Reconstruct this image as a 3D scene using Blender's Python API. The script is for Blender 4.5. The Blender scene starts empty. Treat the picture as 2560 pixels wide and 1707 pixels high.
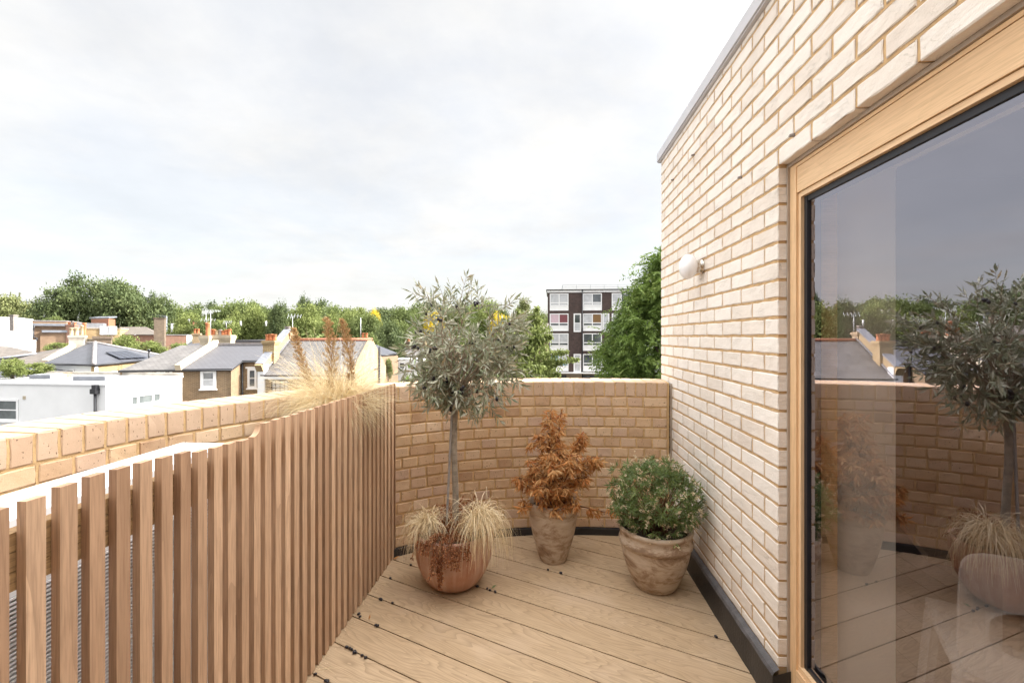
import bpy, math, random
import numpy as np
from mathutils import Vector, Matrix, noise as mnoise
random.seed(7)
rng = np.random.default_rng(11)
scene = bpy.context.scene
COL = scene.collection
PI = math.pi
F = 1130.0            # focal length in photo pixels
EYE = 1.47            # camera height above the deck
HZ = 840.0            # horizon row in the photo
GROUND = -8.5         # street level below the terrace


def AT(px, py, Y):
    """Point at distance Y in front of the terrace that was seen at photo pixel (px, py)."""
    return Vector(((px - 1280) / F * Y, Y, EYE + (HZ - py) / F * Y))


# ------------------------------------------------------------------ mesh builder
class MB:
    def __init__(s):
        s.v = []; s.f = []; s.uv = []; s.r = []; s.m = []; s.sm = []

    def face(s, pts, rnd=0.0, uv=None, mi=0, smooth=False):
        i = len(s.v)
        pts = [Vector(p) for p in pts]
        s.v.extend(pts)
        s.f.append(list(range(i, i + len(pts))))
        if uv is None:
            uv = auto_uv(pts)
        s.uv.extend(uv); s.r.append(rnd); s.m.append(mi); s.sm.append(smooth)

    def idx(s, verts, faces, rnd=0.0, uvs=None, mi=0, smooth=True):
        i = len(s.v)
        vv = [Vector(p) for p in verts]
        s.v.extend(vv)
        for f in faces:
            s.f.append([i + k for k in f])
            if uvs is None:
                s.uv.extend(auto_uv([vv[k] for k in f]))
            else:
                s.uv.extend([uvs[k] for k in f])
            s.r.append(rnd); s.m.append(mi); s.sm.append(smooth)

    def hexa(s, p, rnd=0.0, mi=0):
        """p: 8 corners, bottom ring 0-3 counter-clockwise seen from above, top ring 4-7."""
        for q in ((3, 2, 1, 0), (4, 5, 6, 7), (0, 1, 5, 4), (1, 2, 6, 5), (2, 3, 7, 6), (3, 0, 4, 7)):
            s.face([p[k] for k in q], rnd, None, mi)

    def box(s, o, u, v, w, rnd=0.0, mi=0):
        """Box from corner o along the vectors u, v, w (right handed)."""
        o, u, v, w = Vector(o), Vector(u), Vector(v), Vector(w)
        s.hexa([o, o + u, o + u + v, o + v, o + w, o + u + w, o + u + v + w, o + v + w], rnd, mi)

    def abox(s, x0, x1, y0, y1, z0, z1, rnd=0.0, mi=0):
        s.box((x0, y0, z0), (x1 - x0, 0, 0), (0, y1 - y0, 0), (0, 0, z1 - z0), rnd, mi)

    def bar(s, a, b, w, h=None, rnd=0.0, mi=0, up=(0, 0, 1)):
        a, b = Vector(a), Vector(b); h = h or w
        d = (b - a).normalized(); up = Vector(up)
        if abs(d.dot(up)) > .98: up = Vector((1, 0, 0))
        x = d.cross(up).normalized() * w; y = x.cross(d).normalized() * h
        s.box(a - x / 2 - y / 2, x, b - a, y, rnd, mi)

    def tube(s, pts, rad, n=8, rnd=0.0, mi=0, cap=True):
        pts = [Vector(p) for p in pts]
        if not hasattr(rad, '__len__'): rad = [rad] * len(pts)
        vs = []; fs = []; uvs = []; L = 0
        ref = Vector((.31, .17, .93))
        for k, p in enumerate(pts):
            d = (pts[min(k + 1, len(pts) - 1)] - pts[max(k - 1, 0)]).normalized()
            if abs(d.dot(ref)) > .97: ref = Vector((1, .1, 0))
            x = d.cross(ref).normalized(); y = d.cross(x)
            if k: L += (p - pts[k - 1]).length
            for j in range(n):
                a = 2 * PI * j / n
                vs.append(p + (x * math.cos(a) + y * math.sin(a)) * rad[k])
                uvs.append((j / n * .1, L))
        for k in range(len(pts) - 1):
            for j in range(n):
                fs.append((k * n + j, k * n + (j + 1) % n, (k + 1) * n + (j + 1) % n, (k + 1) * n + j))
        if cap:
            fs.append(tuple(reversed(range(n)))); fs.append(tuple(range((len(pts) - 1) * n, len(pts) * n)))
        s.idx(vs, fs, rnd, uvs, mi, True)

    def lathe(s, prof, c, n=32, rnd=0.0, mi=0, wob=0.0):
        c = Vector(c); vs = []; fs = []; uvs = []
        for k, (r, z) in enumerate(prof):
            for j in range(n):
                a = 2 * PI * j / n
                rr = r * (1 + wob * mnoise.noise(Vector((math.cos(a) * 1.3, math.sin(a) * 1.3, z * 5))))
                vs.append(c + Vector((rr * math.cos(a), rr * math.sin(a), z)))
                uvs.append((j / n, z))
        for k in range(len(prof) - 1):
            for j in range(n):
                fs.append((k * n + j, k * n + (j + 1) % n, (k + 1) * n + (j + 1) % n, (k + 1) * n + j))
        s.idx(vs, fs, rnd, uvs, mi, True)

    def ball(s, c, rx, ry=None, rz=None, n=12, rnd=0.0, mi=0):
        ry = ry or rx; rz = rz or rx
        m = max(4, n // 2); c = Vector(c); vs = []; fs = []
        for k in range(m + 1):
            t = PI * k / m
            for j in range(n):
                a = 2 * PI * j / n
                vs.append(c + Vector((rx * math.sin(t) * math.cos(a), ry * math.sin(t) * math.sin(a), -rz * math.cos(t))))
        for k in range(m):
            for j in range(n):
                fs.append((k * n + j, k * n + (j + 1) % n, (k + 1) * n + (j + 1) % n, (k + 1) * n + j))
        s.idx(vs, fs, rnd, [(v.x, v.z) for v in vs], mi, True)

    def wallpoly(s, pts, rnd=0.0, thick=None, mi=0):
        """A planar polygon, or a slab of it pushed back by thick along minus its normal."""
        pts = [Vector(p) for p in pts]
        s.face(pts, rnd, None, mi)
        if thick:
            n = (pts[1] - pts[0]).cross(pts[2] - pts[0]).normalized() * thick
            q = [p - n for p in pts]
            s.face(list(reversed(q)), rnd, None, mi)
            for k in range(len(pts)):
                j = (k + 1) % len(pts)
                s.face([pts[j], pts[k], q[k], q[j]], rnd, None, mi)


def auto_uv(p):
    n = Vector((0, 0, 0))
    for k in range(len(p)):
        n += (p[k] - p[0]).cross(p[(k + 1) % len(p)] - p[0])
    if n.length < 1e-12: n = Vector((0, 0, 1))
    n.normalize()
    if abs(n.z) > .985:
        return [(q.x, q.y) for q in p]
    u = Vector((0, 0, 1)).cross(n).normalized(); v = n.cross(u)
    return [(q.dot(u), q.dot(v)) for q in p]


def mesh_of(name, mb, mats, off=(0, 0, 0)):
    me = bpy.data.meshes.new(name)
    off = Vector(off)
    me.from_pydata([tuple(p - off) for p in mb.v], [], mb.f)
    uvl = me.uv_layers.new(name='UVMap')
    uvl.data.foreach_set('uv', np.array(mb.uv, dtype=np.float32).ravel())
    at = me.attributes.new('rnd', 'FLOAT', 'FACE'); at.data.foreach_set('value', np.array(mb.r, dtype=np.float32))
    me.polygons.foreach_set('material_index', np.array(mb.m, dtype=np.int32))
    me.polygons.foreach_set('use_smooth', np.array(mb.sm, dtype=bool))
    for m in (mats if isinstance(mats, (list, tuple)) else [mats]):
        me.materials.append(m)
    me.update()
    return me


def root_of(o):
    while o.parent is not None: o = o.parent
    return o


def obj(name, mb, mats, parent=None, loc=None, weld=False):
    """Link mb as one mesh object. A part takes the origin of its thing; a top-level mesh takes loc."""
    off = Vector((0, 0, 0))
    if parent is not None: off = root_of(parent).location
    elif loc is not None: off = Vector(loc)
    me = mb if isinstance(mb, bpy.types.Mesh) else mesh_of(name, mb, mats, off)
    if weld:
        import bmesh
        b = bmesh.new(); b.from_mesh(me); bmesh.ops.remove_doubles(b, verts=b.verts, dist=1e-5); b.to_mesh(me); b.free()
    o = bpy.data.objects.new(name, me); COL.objects.link(o)
    if parent is not None: o.parent = parent
    elif loc is not None: o.location = off
    return o


def tag(o, label=None, cat=None, group=None, kind=None):
    if label: o['label'] = label
    if cat: o['category'] = cat
    if group: o['group'] = group
    if kind: o['kind'] = kind
    return o


def thing(name, label, cat, loc, group=None):
    o = bpy.data.objects.new(name, None); COL.objects.link(o)
    o.location = loc; o.empty_display_size = .2
    return tag(o, label, cat, group)


def np_mesh(name, V, faces_n, mats, rnd, smooth=False, uv=None):
    """V (N,k,3): N separate faces of k corners."""
    N, k, _ = V.shape
    me = bpy.data.meshes.new(name)
    me.vertices.add(N * k); me.vertices.foreach_set('co', V.astype(np.float32).ravel())
    me.loops.add(N * k); me.loops.foreach_set('vertex_index', np.arange(N * k, dtype=np.int32))
    me.polygons.add(N); me.polygons.foreach_set('loop_start', np.arange(0, N * k, k, dtype=np.int32))
    me.polygons.foreach_set('loop_total', np.full(N, k, dtype=np.int32))
    at = me.attributes.new('rnd', 'FLOAT', 'FACE'); at.data.foreach_set('value', rnd.astype(np.float32))
    for m in (mats if isinstance(mats, (list, tuple)) else [mats]): me.materials.append(m)
    me.update(calc_edges=True)
    return me


def nrm(a):
    return a / np.maximum(np.linalg.norm(a, axis=-1, keepdims=True), 1e-9)


def lance(P, D, L, W, cup=.25, bend=0.0, side=None):
    """Lance-shaped folded leaves: four triangles each. P base, D direction, L length, W width."""
    N = len(P); D = nrm(D)
    if side is None:
        side = rng.normal(size=(N, 3))
    S = nrm(np.cross(D, side)); Nn = np.cross(S, D)
    L = np.broadcast_to(L, (N,))[:, None]; W = np.broadcast_to(W, (N,))[:, None]
    mid = P + D * L * .5 - Nn * W * cup
    tip = P + D * L + Nn * L * bend
    l = P + D * L * .48 + S * W * .5; r = P + D * L * .48 - S * W * .5
    T = np.stack([np.stack([P, r, mid], 1), np.stack([r, tip, mid], 1), np.stack([tip, l, mid], 1), np.stack([l, P, mid], 1)], 1)
    return T.reshape(N * 4, 3, 3)


def ribbons(P, D, L, W, droop, seg=6, curl=.0):
    """Thin grass blades as strips that bend under gravity. Returns (N*seg, 4, 3)."""
    N = len(P); D = nrm(D).copy()
    L = np.broadcast_to(L, (N,)); W = np.broadcast_to(W, (N,)); droop = np.broadcast_to(droop, (N,))
    pts = [P]; p = P.copy(); d = D.copy()
    cv = rng.normal(size=(N, 3)) * curl
    for k in range(seg):
        d = nrm(d + np.stack([np.zeros(N), np.zeros(N), -droop], 1) * ((k + .6) / seg) + cv)
        p = p + d * (L / seg)[:, None]
        pts.append(p.copy())
    pts = np.stack(pts, 1)
    side = nrm(np.cross(D, rng.normal(size=(N, 3))))
    out = []
    for k in range(seg):
        w0 = (W * (1 - .75 * (k / seg)) / 2)[:, None]; w1 = (W * (1 - .75 * ((k + 1) / seg)) / 2)[:, None]
        a, b = pts[:, k], pts[:, k + 1]
        out.append(np.stack([a - side * w0, a + side * w0, b + side * w1, b - side * w1], 1))
    return np.stack(out, 1).reshape(N * seg, 4, 3)


# ------------------------------------------------------------------ materials
def new_mat(name):
    m = bpy.data.materials.new(name); m.use_nodes = True
    nt = m.node_tree
    return m, nt, nt.nodes['Principled BSDF'], nt.nodes['Material Output']


def N_(nt, t, **kw):
    n = nt.nodes.new(t)
    for k, v in kw.items(): setattr(n, k, v)
    return n


def setin(n, **kw):
    for k, v in kw.items():
        n.inputs[k.replace('_', ' ')].default_value = v
    return n


def noise_(nt, vec, scale, detail=3, rough=.55, dist=0.0):
    n = N_(nt, 'ShaderNodeTexNoise'); n.inputs['Scale'].default_value = scale
    n.inputs['Detail'].default_value = detail; n.inputs['Roughness'].default_value = rough; n.inputs['Distortion'].default_value = dist
    if vec is not None: nt.links.new(vec, n.inputs['Vector'])
    return n


def ramp_(nt, fac, stops):
    r = N_(nt, 'ShaderNodeValToRGB'); el = r.color_ramp.elements
    while len(el) < len(stops): el.new(.5)
    for e, (p, c) in zip(el, stops):
        e.position = p; e.color = (*c, 1) if len(c) == 3 else c
    nt.links.new(fac, r.inputs['Fac'])
    return r


def mapr_(nt, val, a, b, c, d):
    r = N_(nt, 'ShaderNodeMapRange'); nt.links.new(val, r.inputs['Value'])
    for k, x in zip(('From Min', 'From Max', 'To Min', 'To Max'), (a, b, c, d)): r.inputs[k].default_value = x
    return r.outputs['Result']


def mix_(nt, fac, a, b, mode='MIX'):
    m = N_(nt, 'ShaderNodeMix'); m.data_type = 'RGBA'; m.blend_type = mode
    for s, x in ((m.inputs[0], fac), (m.inputs[6], a), (m.inputs[7], b)):
        if isinstance(x, bpy.types.NodeSocket): nt.links.new(x, s)
        elif isinstance(x, (int, float)): s.default_value = x
        else: s.default_value = (*x, 1)
    return m.outputs[2]


def math_(nt, op, a, b=None):
    m = N_(nt, 'ShaderNodeMath'); m.operation = op
    for s, x in zip(m.inputs, (a, b)):
        if x is None: continue
        if isinstance(x, bpy.types.NodeSocket): nt.links.new(x, s)
        else: s.default_value = x
    return m.outputs[0]


def mapping_(nt, vec, scale=(1, 1, 1), loc=(0, 0, 0)):
    m = N_(nt, 'ShaderNodeMapping'); nt.links.new(vec, m.inputs['Vector'])
    m.inputs['Scale'].default_value = scale; m.inputs['Location'].default_value = loc
    return m.outputs['Vector']


def bump_(nt, h, strength, dist, nin=None):
    b = N_(nt, 'ShaderNodeBump'); b.inputs['Strength'].default_value = strength; b.inputs['Distance'].default_value = dist
    nt.links.new(h, b.inputs['Height'])
    if nin is not None: nt.links.new(nin, b.inputs['Normal'])
    return b.outputs['Normal']


def coords(nt):
    return N_(nt, 'ShaderNodeTexCoord')


def attr_(nt, name='rnd'):
    a = N_(nt, 'ShaderNodeAttribute'); a.attribute_name = name
    return a.outputs['Fac']


def plain(name, col, rough=.6, metal=0.0, var=.12, scale=8.0, bump=0.0, spec=.5):
    """Paint, plaster, plastic or metal with a little uneven tone."""
    m, nt, b, o = new_mat(name); t = coords(nt).outputs['Object']
    n = noise_(nt, t, scale, 4)
    lo = tuple(c * (1 - var) for c in col); hi = tuple(min(1, c * (1 + var)) for c in col)
    r = ramp_(nt, n.outputs['Fac'], [(.3, lo), (.7, hi)])
    nt.links.new(r.outputs['Color'], b.inputs['Base Color'])
    b.inputs['Roughness'].default_value = rough; b.inputs['Metallic'].default_value = metal
    b.inputs['Specular IOR Level'].default_value = spec
    if bump:
        n2 = noise_(nt, t, scale * 12, 3)
        nt.links.new(bump_(nt, n2.outputs['Fac'], 1, bump), b.inputs['Normal'])
    return m


def near_brick(name, tones, pits=False, crease=False):
    """A brick seen close: tone per brick from 'rnd', sanded or creased face."""
    m, nt, b, o = new_mat(name); t = coords(nt).outputs['Object']
    a = attr_(nt)
    c = ramp_(nt, a, [(k / (len(tones) - 1), x) for k, x in enumerate(tones)]).outputs['Color']
    big = noise_(nt, t, 9, 4)
    c = mix_(nt, mapr_(nt, big.outputs['Fac'], .35, .7, 0, .35), c, tuple(min(1, x * 1.12) for x in tones[-1]))
    fine = noise_(nt, t, 260, 3)
    c = mix_(nt, mapr_(nt, fine.outputs['Fac'], .3, .7, 0, .22), c, tuple(x * .72 for x in tones[0]))
    h = fine.outputs['Fac']; nrm_ = None
    if pits:
        p = noise_(nt, mapping_(nt, t, (1, 1, .6)), 130, 2, .5)
        f = mapr_(nt, p.outputs['Fac'], .66, .72, 0, .8)
        c = mix_(nt, f, c, (.10, .05, .03))
        nrm_ = bump_(nt, math_(nt, 'SUBTRACT', 1.0, f), .6, .002)
        st = noise_(nt, mapping_(nt, t, (3, 3, 1.6)), 1.4, 5, .6)
        c = mix_(nt, mapr_(nt, st.outputs['Fac'], .58, .78, 0, .5), c, (.62, .50, .42))
        st2 = noise_(nt, mapping_(nt, t, (2, 2, 3), (4, 1, 2)), 1.3, 4, .6)
        c = mix_(nt, mapr_(nt, st2.outputs['Fac'], .58, .75, 0, .35), c, (.26, .15, .085))
    if crease:
        dv = noise_(nt, mapping_(nt, t, (10, 10, 22)), 1, 3)
        vv = N_(nt, 'ShaderNodeVectorMath'); vv.operation = 'ADD'
        nt.links.new(mapping_(nt, t, (9, 9, 30)), vv.inputs[0]); nt.links.new(dv.outputs['Color'], vv.inputs[1])
        cr = noise_(nt, vv.outputs[0], 2.2, 4, .6)
        f = math_(nt, 'ABSOLUTE', math_(nt, 'SUBTRACT', cr.outputs['Fac'], .5))
        line = mapr_(nt, f, 0.0, .022, 1, 0)
        where = noise_(nt, t, 7, 2)
        line = math_(nt, 'MULTIPLY', line, mapr_(nt, where.outputs['Fac'], .52, .62, 0, 1))
        nrm_ = bump_(nt, math_(nt, 'MULTIPLY', line, -1.0), .6, .0034)
        lump = noise_(nt, mapping_(nt, t, (12, 12, 30)), 1.5, 3)
        nrm_ = bump_(nt, lump.outputs['Fac'], .5, .006, nrm_)
    nt.links.new(bump_(nt, h, .35, .0015, nrm_), b.inputs['Normal'])
    nt.links.new(c, b.inputs['Base Color']); b.inputs['Roughness'].default_value = .9
    b.inputs['Specular IOR Level'].default_value = .2
    return m


def mortar(name, col):
    return plain(name, col, .95, 0, .14, 30, .003, .1)


def far_brick(name, c1, c2, mort, bw=.225, bh=.075, ms=.012, dirt=.35):
    m, nt, b, o = new_mat(name); uv = coords(nt).outputs['UV']
    t = N_(nt, 'ShaderNodeTexBrick'); nt.links.new(uv, t.inputs['Vector'])
    t.inputs['Scale'].default_value = 1; t.inputs['Brick Width'].default_value = bw; t.inputs['Row Height'].default_value = bh
    t.inputs['Mortar Size'].default_value = ms; t.inputs['Color1'].default_value = (*c1, 1); t.inputs['Color2'].default_value = (*c2, 1)
    t.inputs['Mortar'].default_value = (*mort, 1); t.inputs['Bias'].default_value = 0
    n = noise_(nt, uv, .9, 6, .65)
    c = mix_(nt, mapr_(nt, n.outputs['Fac'], .45, .75, 0, dirt), t.outputs['Color'], tuple(x * .45 for x in c1))
    n2 = noise_(nt, mapping_(nt, uv, (1, .6, 1), (7, 3, 0)), 2.6, 4, .6)
    c = mix_(nt, mapr_(nt, n2.outputs['Fac'], .5, .8, 0, .5), c, tuple(min(1, x * 1.5) for x in c2))
    nt.links.new(c, b.inputs['Base Color']); b.inputs['Roughness'].default_value = .9; b.inputs['Specular IOR Level'].default_value = .2
    return m


def slate_mat(name, c1, c2, w=.3, h=.22, stain=.4, rough=.55):
    m, nt, b, o = new_mat(name); uv = coords(nt).outputs['UV']
    t = N_(nt, 'ShaderNodeTexBrick'); nt.links.new(uv, t.inputs['Vector'])
    t.inputs['Scale'].default_value = 1; t.inputs['Brick Width'].default_value = w; t.inputs['Row Height'].default_value = h
    t.inputs['Mortar Size'].default_value = .014; t.inputs['Color1'].default_value = (*c1, 1); t.inputs['Color2'].default_value = (*c2, 1)
    t.inputs['Mortar'].default_value = tuple(x * .45 for x in c1) + (1,)
    n = noise_(nt, uv, 1.1, 6, .65)
    c = mix_(nt, mapr_(nt, n.outputs['Fac'], .48, .72, 0, stain), t.outputs['Color'], tuple(min(1, x * 1.7) for x in c2))
    n2 = noise_(nt, mapping_(nt, uv, (2.5, .5, 1), (3, 9, 0)), 1.5, 5, .6)
    c = mix_(nt, mapr_(nt, n2.outputs['Fac'], .52, .75, 0, stain), c, (c1[0] * .7, c1[1] * .6, c1[2] * .5))
    nt.links.new(c, b.inputs['Base Color']); b.inputs['Roughness'].default_value = rough
    nt.links.new(bump_(nt, t.outputs['Fac'], -.5, .02), b.inputs['Normal'])
    return m


def wood(name, lo, hi, light, scale=1.0, fig=30.0, rough=.65, along='U', ringmix=.5, grey=None, su=1.3):
    """Sawn timber: figure lines from stretched noise, tone per piece from 'rnd'. UV: U along the grain, V across."""
    m, nt, b, o = new_mat(name); tc = coords(nt); uv = tc.outputs['UV']; a = attr_(nt)
    comb = N_(nt, 'ShaderNodeCombineXYZ'); nt.links.new(math_(nt, 'MULTIPLY', a, 37.0), comb.inputs['Z'])
    nt.links.new(math_(nt, 'MULTIPLY', a, 91.0), comb.inputs['X'])
    ad = N_(nt, 'ShaderNodeVectorMath'); ad.operation = 'ADD'; nt.links.new(uv, ad.inputs[0]); nt.links.new(comb.outputs[0], ad.inputs[1])
    v = ad.outputs[0]
    n = noise_(nt, mapping_(nt, v, (su * scale, 7 * scale, 1)), 1.0, 2, .45, .3)
    fg = math_(nt, 'FRACT', math_(nt, 'MULTIPLY', n.outputs['Fac'], fig))
    fg = mapr_(nt, fg, 0, 1, 0, 1)
    pore = noise_(nt, mapping_(nt, v, (9 * scale, 210 * scale, 1)), 1.0, 3, .6)
    tone = noise_(nt, mapping_(nt, v, (.9, 9, 1), (3, 2, 1)), 1.0, 3)
    c = mix_(nt, mapr_(nt, tone.outputs['Fac'], .3, .7, 0, 1), lo, hi)
    c = mix_(nt, mapr_(nt, a, 0, 1, 0, .75), c, light)
    c = mix_(nt, math_(nt, 'MULTIPLY', math_(nt, 'POWER', fg, 3.0), ringmix), c, tuple(x * .62 for x in lo))
    c = mix_(nt, mapr_(nt, pore.outputs['Fac'], .42, .7, 0, .5), c, tuple(x * .66 for x in lo))
    if grey:
        g = noise_(nt, tc.outputs['Object'], 2.2, 5, .6)
        c = mix_(nt, mapr_(nt, g.outputs['Fac'], .5, .75, 0, .5), c, grey)
    nt.links.new(c, b.inputs['Base Color']); b.inputs['Roughness'].default_value = rough
    h = math_(nt, 'ADD', pore.outputs['Fac'], math_(nt, 'MULTIPLY', fg, .5))
    nt.links.new(bump_(nt, h, .25, .0012), b.inputs['Normal'])
    b.inputs['Specular IOR Level'].default_value = .3
    return m


def leaf_mat(name, c1, c2, c3=None, back=None, trans=.3, rough=.5, spec=.35):
    """Foliage: tone per leaf or clump from 'rnd', paler underside, light passes through."""
    m, nt, b, o = new_mat(name); a = attr_(nt)
    st = [(0, c1), (1, c2)] if c3 is None else [(0, c1), (.6, c2), (1, c3)]
    c = ramp_(nt, a, st).outputs['Color']
    if back:
        g = N_(nt, 'ShaderNodeNewGeometry'); c = mix_(nt, g.outputs['Backfacing'], c, back)
    nt.links.new(c, b.inputs['Base Color']); b.inputs['Roughness'].default_value = rough; b.inputs['Specular IOR Level'].default_value = spec
    if trans:
        tr = N_(nt, 'ShaderNodeBsdfTranslucent'); nt.links.new(mix_(nt, .5, c, c2, 'MIX'), tr.inputs['Color'])
        ms = N_(nt, 'ShaderNodeMixShader'); ms.inputs[0].default_value = trans
        nt.links.new(b.outputs[0], ms.inputs[1]); nt.links.new(tr.outputs[0], ms.inputs[2]); nt.links.new(ms.outputs[0], o.inputs['Surface'])
    return m


def glass_mat(name, tint, ior=1.5, refl=(1, 1, 1)):
    """Glazing seen with its reflection: Fresnel mix of clear and mirror."""
    m, nt, b, o = new_mat(name)
    tr = N_(nt, 'ShaderNodeBsdfTransparent'); tr.inputs['Color'].default_value = (*tint, 1)
    gl = N_(nt, 'ShaderNodeBsdfGlossy'); gl.inputs['Roughness'].default_value = 0; gl.inputs['Color'].default_value = (*refl, 1)
    fr = N_(nt, 'ShaderNodeFresnel'); ge = N_(nt, 'ShaderNodeNewGeometry')
    nt.links.new(mapr_(nt, ge.outputs['Backfacing'], 0, 1, ior, 1 / ior), fr.inputs['IOR'])
    ms = N_(nt, 'ShaderNodeMixShader'); nt.links.new(fr.outputs[0], ms.inputs[0])
    nt.links.new(tr.outputs[0], ms.inputs[1]); nt.links.new(gl.outputs[0], ms.inputs[2]); nt.links.new(ms.outputs[0], o.inputs['Surface'])
    return m


M = {}
M['cream_brick'] = near_brick('cream_brick', [(.72, .635, .555), (.78, .71, .635), (.81, .75, .685), (.84, .785, .725)], crease=True)
M['cream_mortar'] = mortar('cream_mortar', (.60, .405, .22))
M['tan_brick'] = near_brick('tan_brick', [(.46, .29, .175), (.63, .425, .26), (.70, .50, .31), (.60, .425, .325), (.68, .475, .285), (.77, .59, .42)], pits=True)
M['tan_mortar'] = mortar('tan_mortar', (.66, .45, .235))
M['coping_brick'] = near_brick('coping_brick', [(.56, .39, .265), (.61, .44, .31), (.65, .48, .35)], pits=True)
M['cedar'] = wood('cedar', (.30, .172, .10), (.46, .285, .175), (.72, .49, .32), 1.0, 13, .6, ringmix=.32, su=.38)
M['rail_wood'] = wood('rail_wood', (.20, .11, .06), (.34, .20, .10), (.45, .29, .12), 1, 20)
M['larch'] = wood('larch', (.70, .45, .23), (.79, .54, .31), (.80, .57, .36), 1.0, 9, .42, ringmix=.12)
M['deck'] = wood('deck', (.43, .30, .18), (.51, .37, .235), (.55, .41, .27), 1.0, 24, .7, ringmix=.62, grey=(.52, .395, .295))
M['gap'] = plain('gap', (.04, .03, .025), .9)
M['flashing'] = plain('flashing', (.022, .021, .022), .5, 0, .35, 6, .0015, .5)
M['flash_edge'] = plain('flash_edge', (.10, .095, .10), .6, 0, .3, 20, .003)
M['coping_metal'] = plain('coping_metal', (.56, .55, .57), .45, .2, .04, 5)
M['gasket'] = plain('gasket', (.012, .013, .018), .45)
M['sealant'] = plain('sealant', (.38, .31, .25), .7)
M['door_glass'] = glass_mat('door_glass', (.97, .95, .92), 3.7, (.94, .91, 1.0))
M['clear_glass'] = glass_mat('clear_glass', (.98, .98, .97), 1.02)
M['plaster'] = plain('plaster', (.90, .885, .86), .8, 0, .02, 3)
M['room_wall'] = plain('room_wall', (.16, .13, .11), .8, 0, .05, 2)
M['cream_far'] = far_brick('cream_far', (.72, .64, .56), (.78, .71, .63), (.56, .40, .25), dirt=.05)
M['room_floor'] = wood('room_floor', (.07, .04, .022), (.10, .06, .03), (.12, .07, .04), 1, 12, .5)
M['white_paint'] = plain('white_paint', (.80, .80, .80), .5, 0, .03, 3)
M['white_metal'] = plain('white_metal', (.78, .78, .80), .4, 0, .02, 3)
M['white_render'] = plain('white_render', (.80, .80, .80), .8, 0, .05, .7)
M['cream_render'] = plain('cream_render', (.44, .375, .28), .9, 0, .16, 1.6)
M['grey_render'] = plain('grey_render', (.40, .365, .32), .9, 0, .25, 1.8)
M['dark_glass'] = plain('dark_glass', (.09, .10, .11), .06, 0, .4, 1.2, 0, .8)
M['window_grey'] = plain('window_grey', (.13, .145, .145), .15, 0, .25, 2)
M['blind_pane'] = plain('blind_pane', (.50, .51, .53), .25, 0, .15, 2.5)
M['pink_pane'] = plain('pink_pane', (.56, .42, .47), .4); M['red_pane'] = plain('red_pane', (.19, .06, .07), .4)
M['ochre_pane'] = plain('ochre_pane', (.20, .11, .04), .4); M['blue_pane'] = plain('blue_pane', (.22, .36, .46), .4)
M['pvc'] = plain('pvc', (.018, .018, .022), .4)
M['lead'] = plain('lead', (.20, .21, .24), .5, 0, .2, 2)
M['steel'] = plain('steel', (.36, .38, .42), .45, .5)
M['pale_steel'] = plain('pale_steel', (.62, .64, .66), .5, .2)
M['slate'] = slate_mat('slate', (.072, .076, .092), (.09, .094, .11), .28, .2, .12)
M['slate_flat'] = slate_mat('slate_flat', (.088, .088, .10), (.10, .10, .112), .35, .24, .12)
M['slate_old'] = slate_mat('slate_old', (.115, .108, .105), (.16, .15, .145), .3, .2, .42)
M['slate_brown'] = slate_mat('slate_brown', (.125, .105, .09), (.165, .14, .12), .3, .2, .45)
M['ridge_tile'] = plain('ridge_tile', (.42, .17, .10), .8, 0, .2, 6)
M['ridge_grey'] = plain('ridge_grey', (.27, .25, .25), .8, 0, .2, 6)
M['stock_brick'] = far_brick('stock_brick', (.20, .13, .075), (.28, .185, .105), (.34, .27, .19))
M['yellow_brick'] = far_brick('yellow_brick', (.31, .205, .095), (.41, .285, .145), (.42, .34, .22), dirt=.4)
M['gable_brick'] = far_brick('gable_brick', (.33, .225, .13), (.44, .32, .20), (.40, .32, .22), dirt=.5)
M['brown_brick'] = far_brick('brown_brick', (.25, .155, .10), (.32, .205, .13), (.33, .25, .18))
M['red_brick'] = far_brick('red_brick', (.27, .13, .09), (.33, .17, .12), (.32, .24, .19))
M['flat_brick'] = far_brick('flat_brick', (.055, .038, .036), (.10, .066, .058), (.085, .07, .065), dirt=.3)
M['stack_dark'] = far_brick('stack_dark', (.13, .095, .07), (.21, .155, .11), (.22, .18, .14))
M['roof_felt'] = plain('roof_felt', (.30, .30, .30), .85, 0, .15, 1.5)
M['rust_clad'] = plain('rust_clad', (.36, .15, .085), .7, 0, .12, 3)
M['solar'] = plain('solar', (.02, .024, .04), .12, 0, .2, 3, 0, .8)
M['pot_orange'] = plain('pot_orange', (.46, .17, .075), .8, 0, .22, 5)
M['pot_buff'] = plain('pot_buff', (.50, .40, .26), .85, 0, .2, 5)
M['pot_grey'] = plain('pot_grey', (.25, .22, .20), .85, 0, .25, 5)
M['asphalt'] = plain('asphalt', (.06, .06, .062), .9, 0, .25, .6)
M['far_hill'] = plain('far_hill', (.12, .17, .13), .9, 0, .3, .02)
M['soil'] = plain('soil', (.07, .045, .03), .95, 0, .4, 30, .01)
M['bark'] = plain('bark', (.33, .285, .23), .9, 0, .35, 30, .004)
M['tree_bark'] = plain('tree_bark', (.13, .105, .08), .9, 0, .35, 4, .02)
M['twig'] = plain('twig', (.28, .215, .15), .85, 0, .3, 30)
M['dead_twig'] = plain('dead_twig', (.17, .08, .04), .85, 0, .3, 30)
M['olive_fruit'] = plain('olive_fruit', (.012, .009, .014), .32, 0, .4, 60)
M['dark_wood'] = wood('dark_wood', (.05, .028, .016), (.075, .042, .022), (.085, .05, .026), 1, 12)
M['stake'] = plain('stake', (.32, .30, .29), .7, 0, .15, 30)
M['blue_tie'] = plain('blue_tie', (.22, .48, .62), .5)
M['opal'] = plain('opal', (.86, .85, .86), .22, 0, .01, 3)
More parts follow.
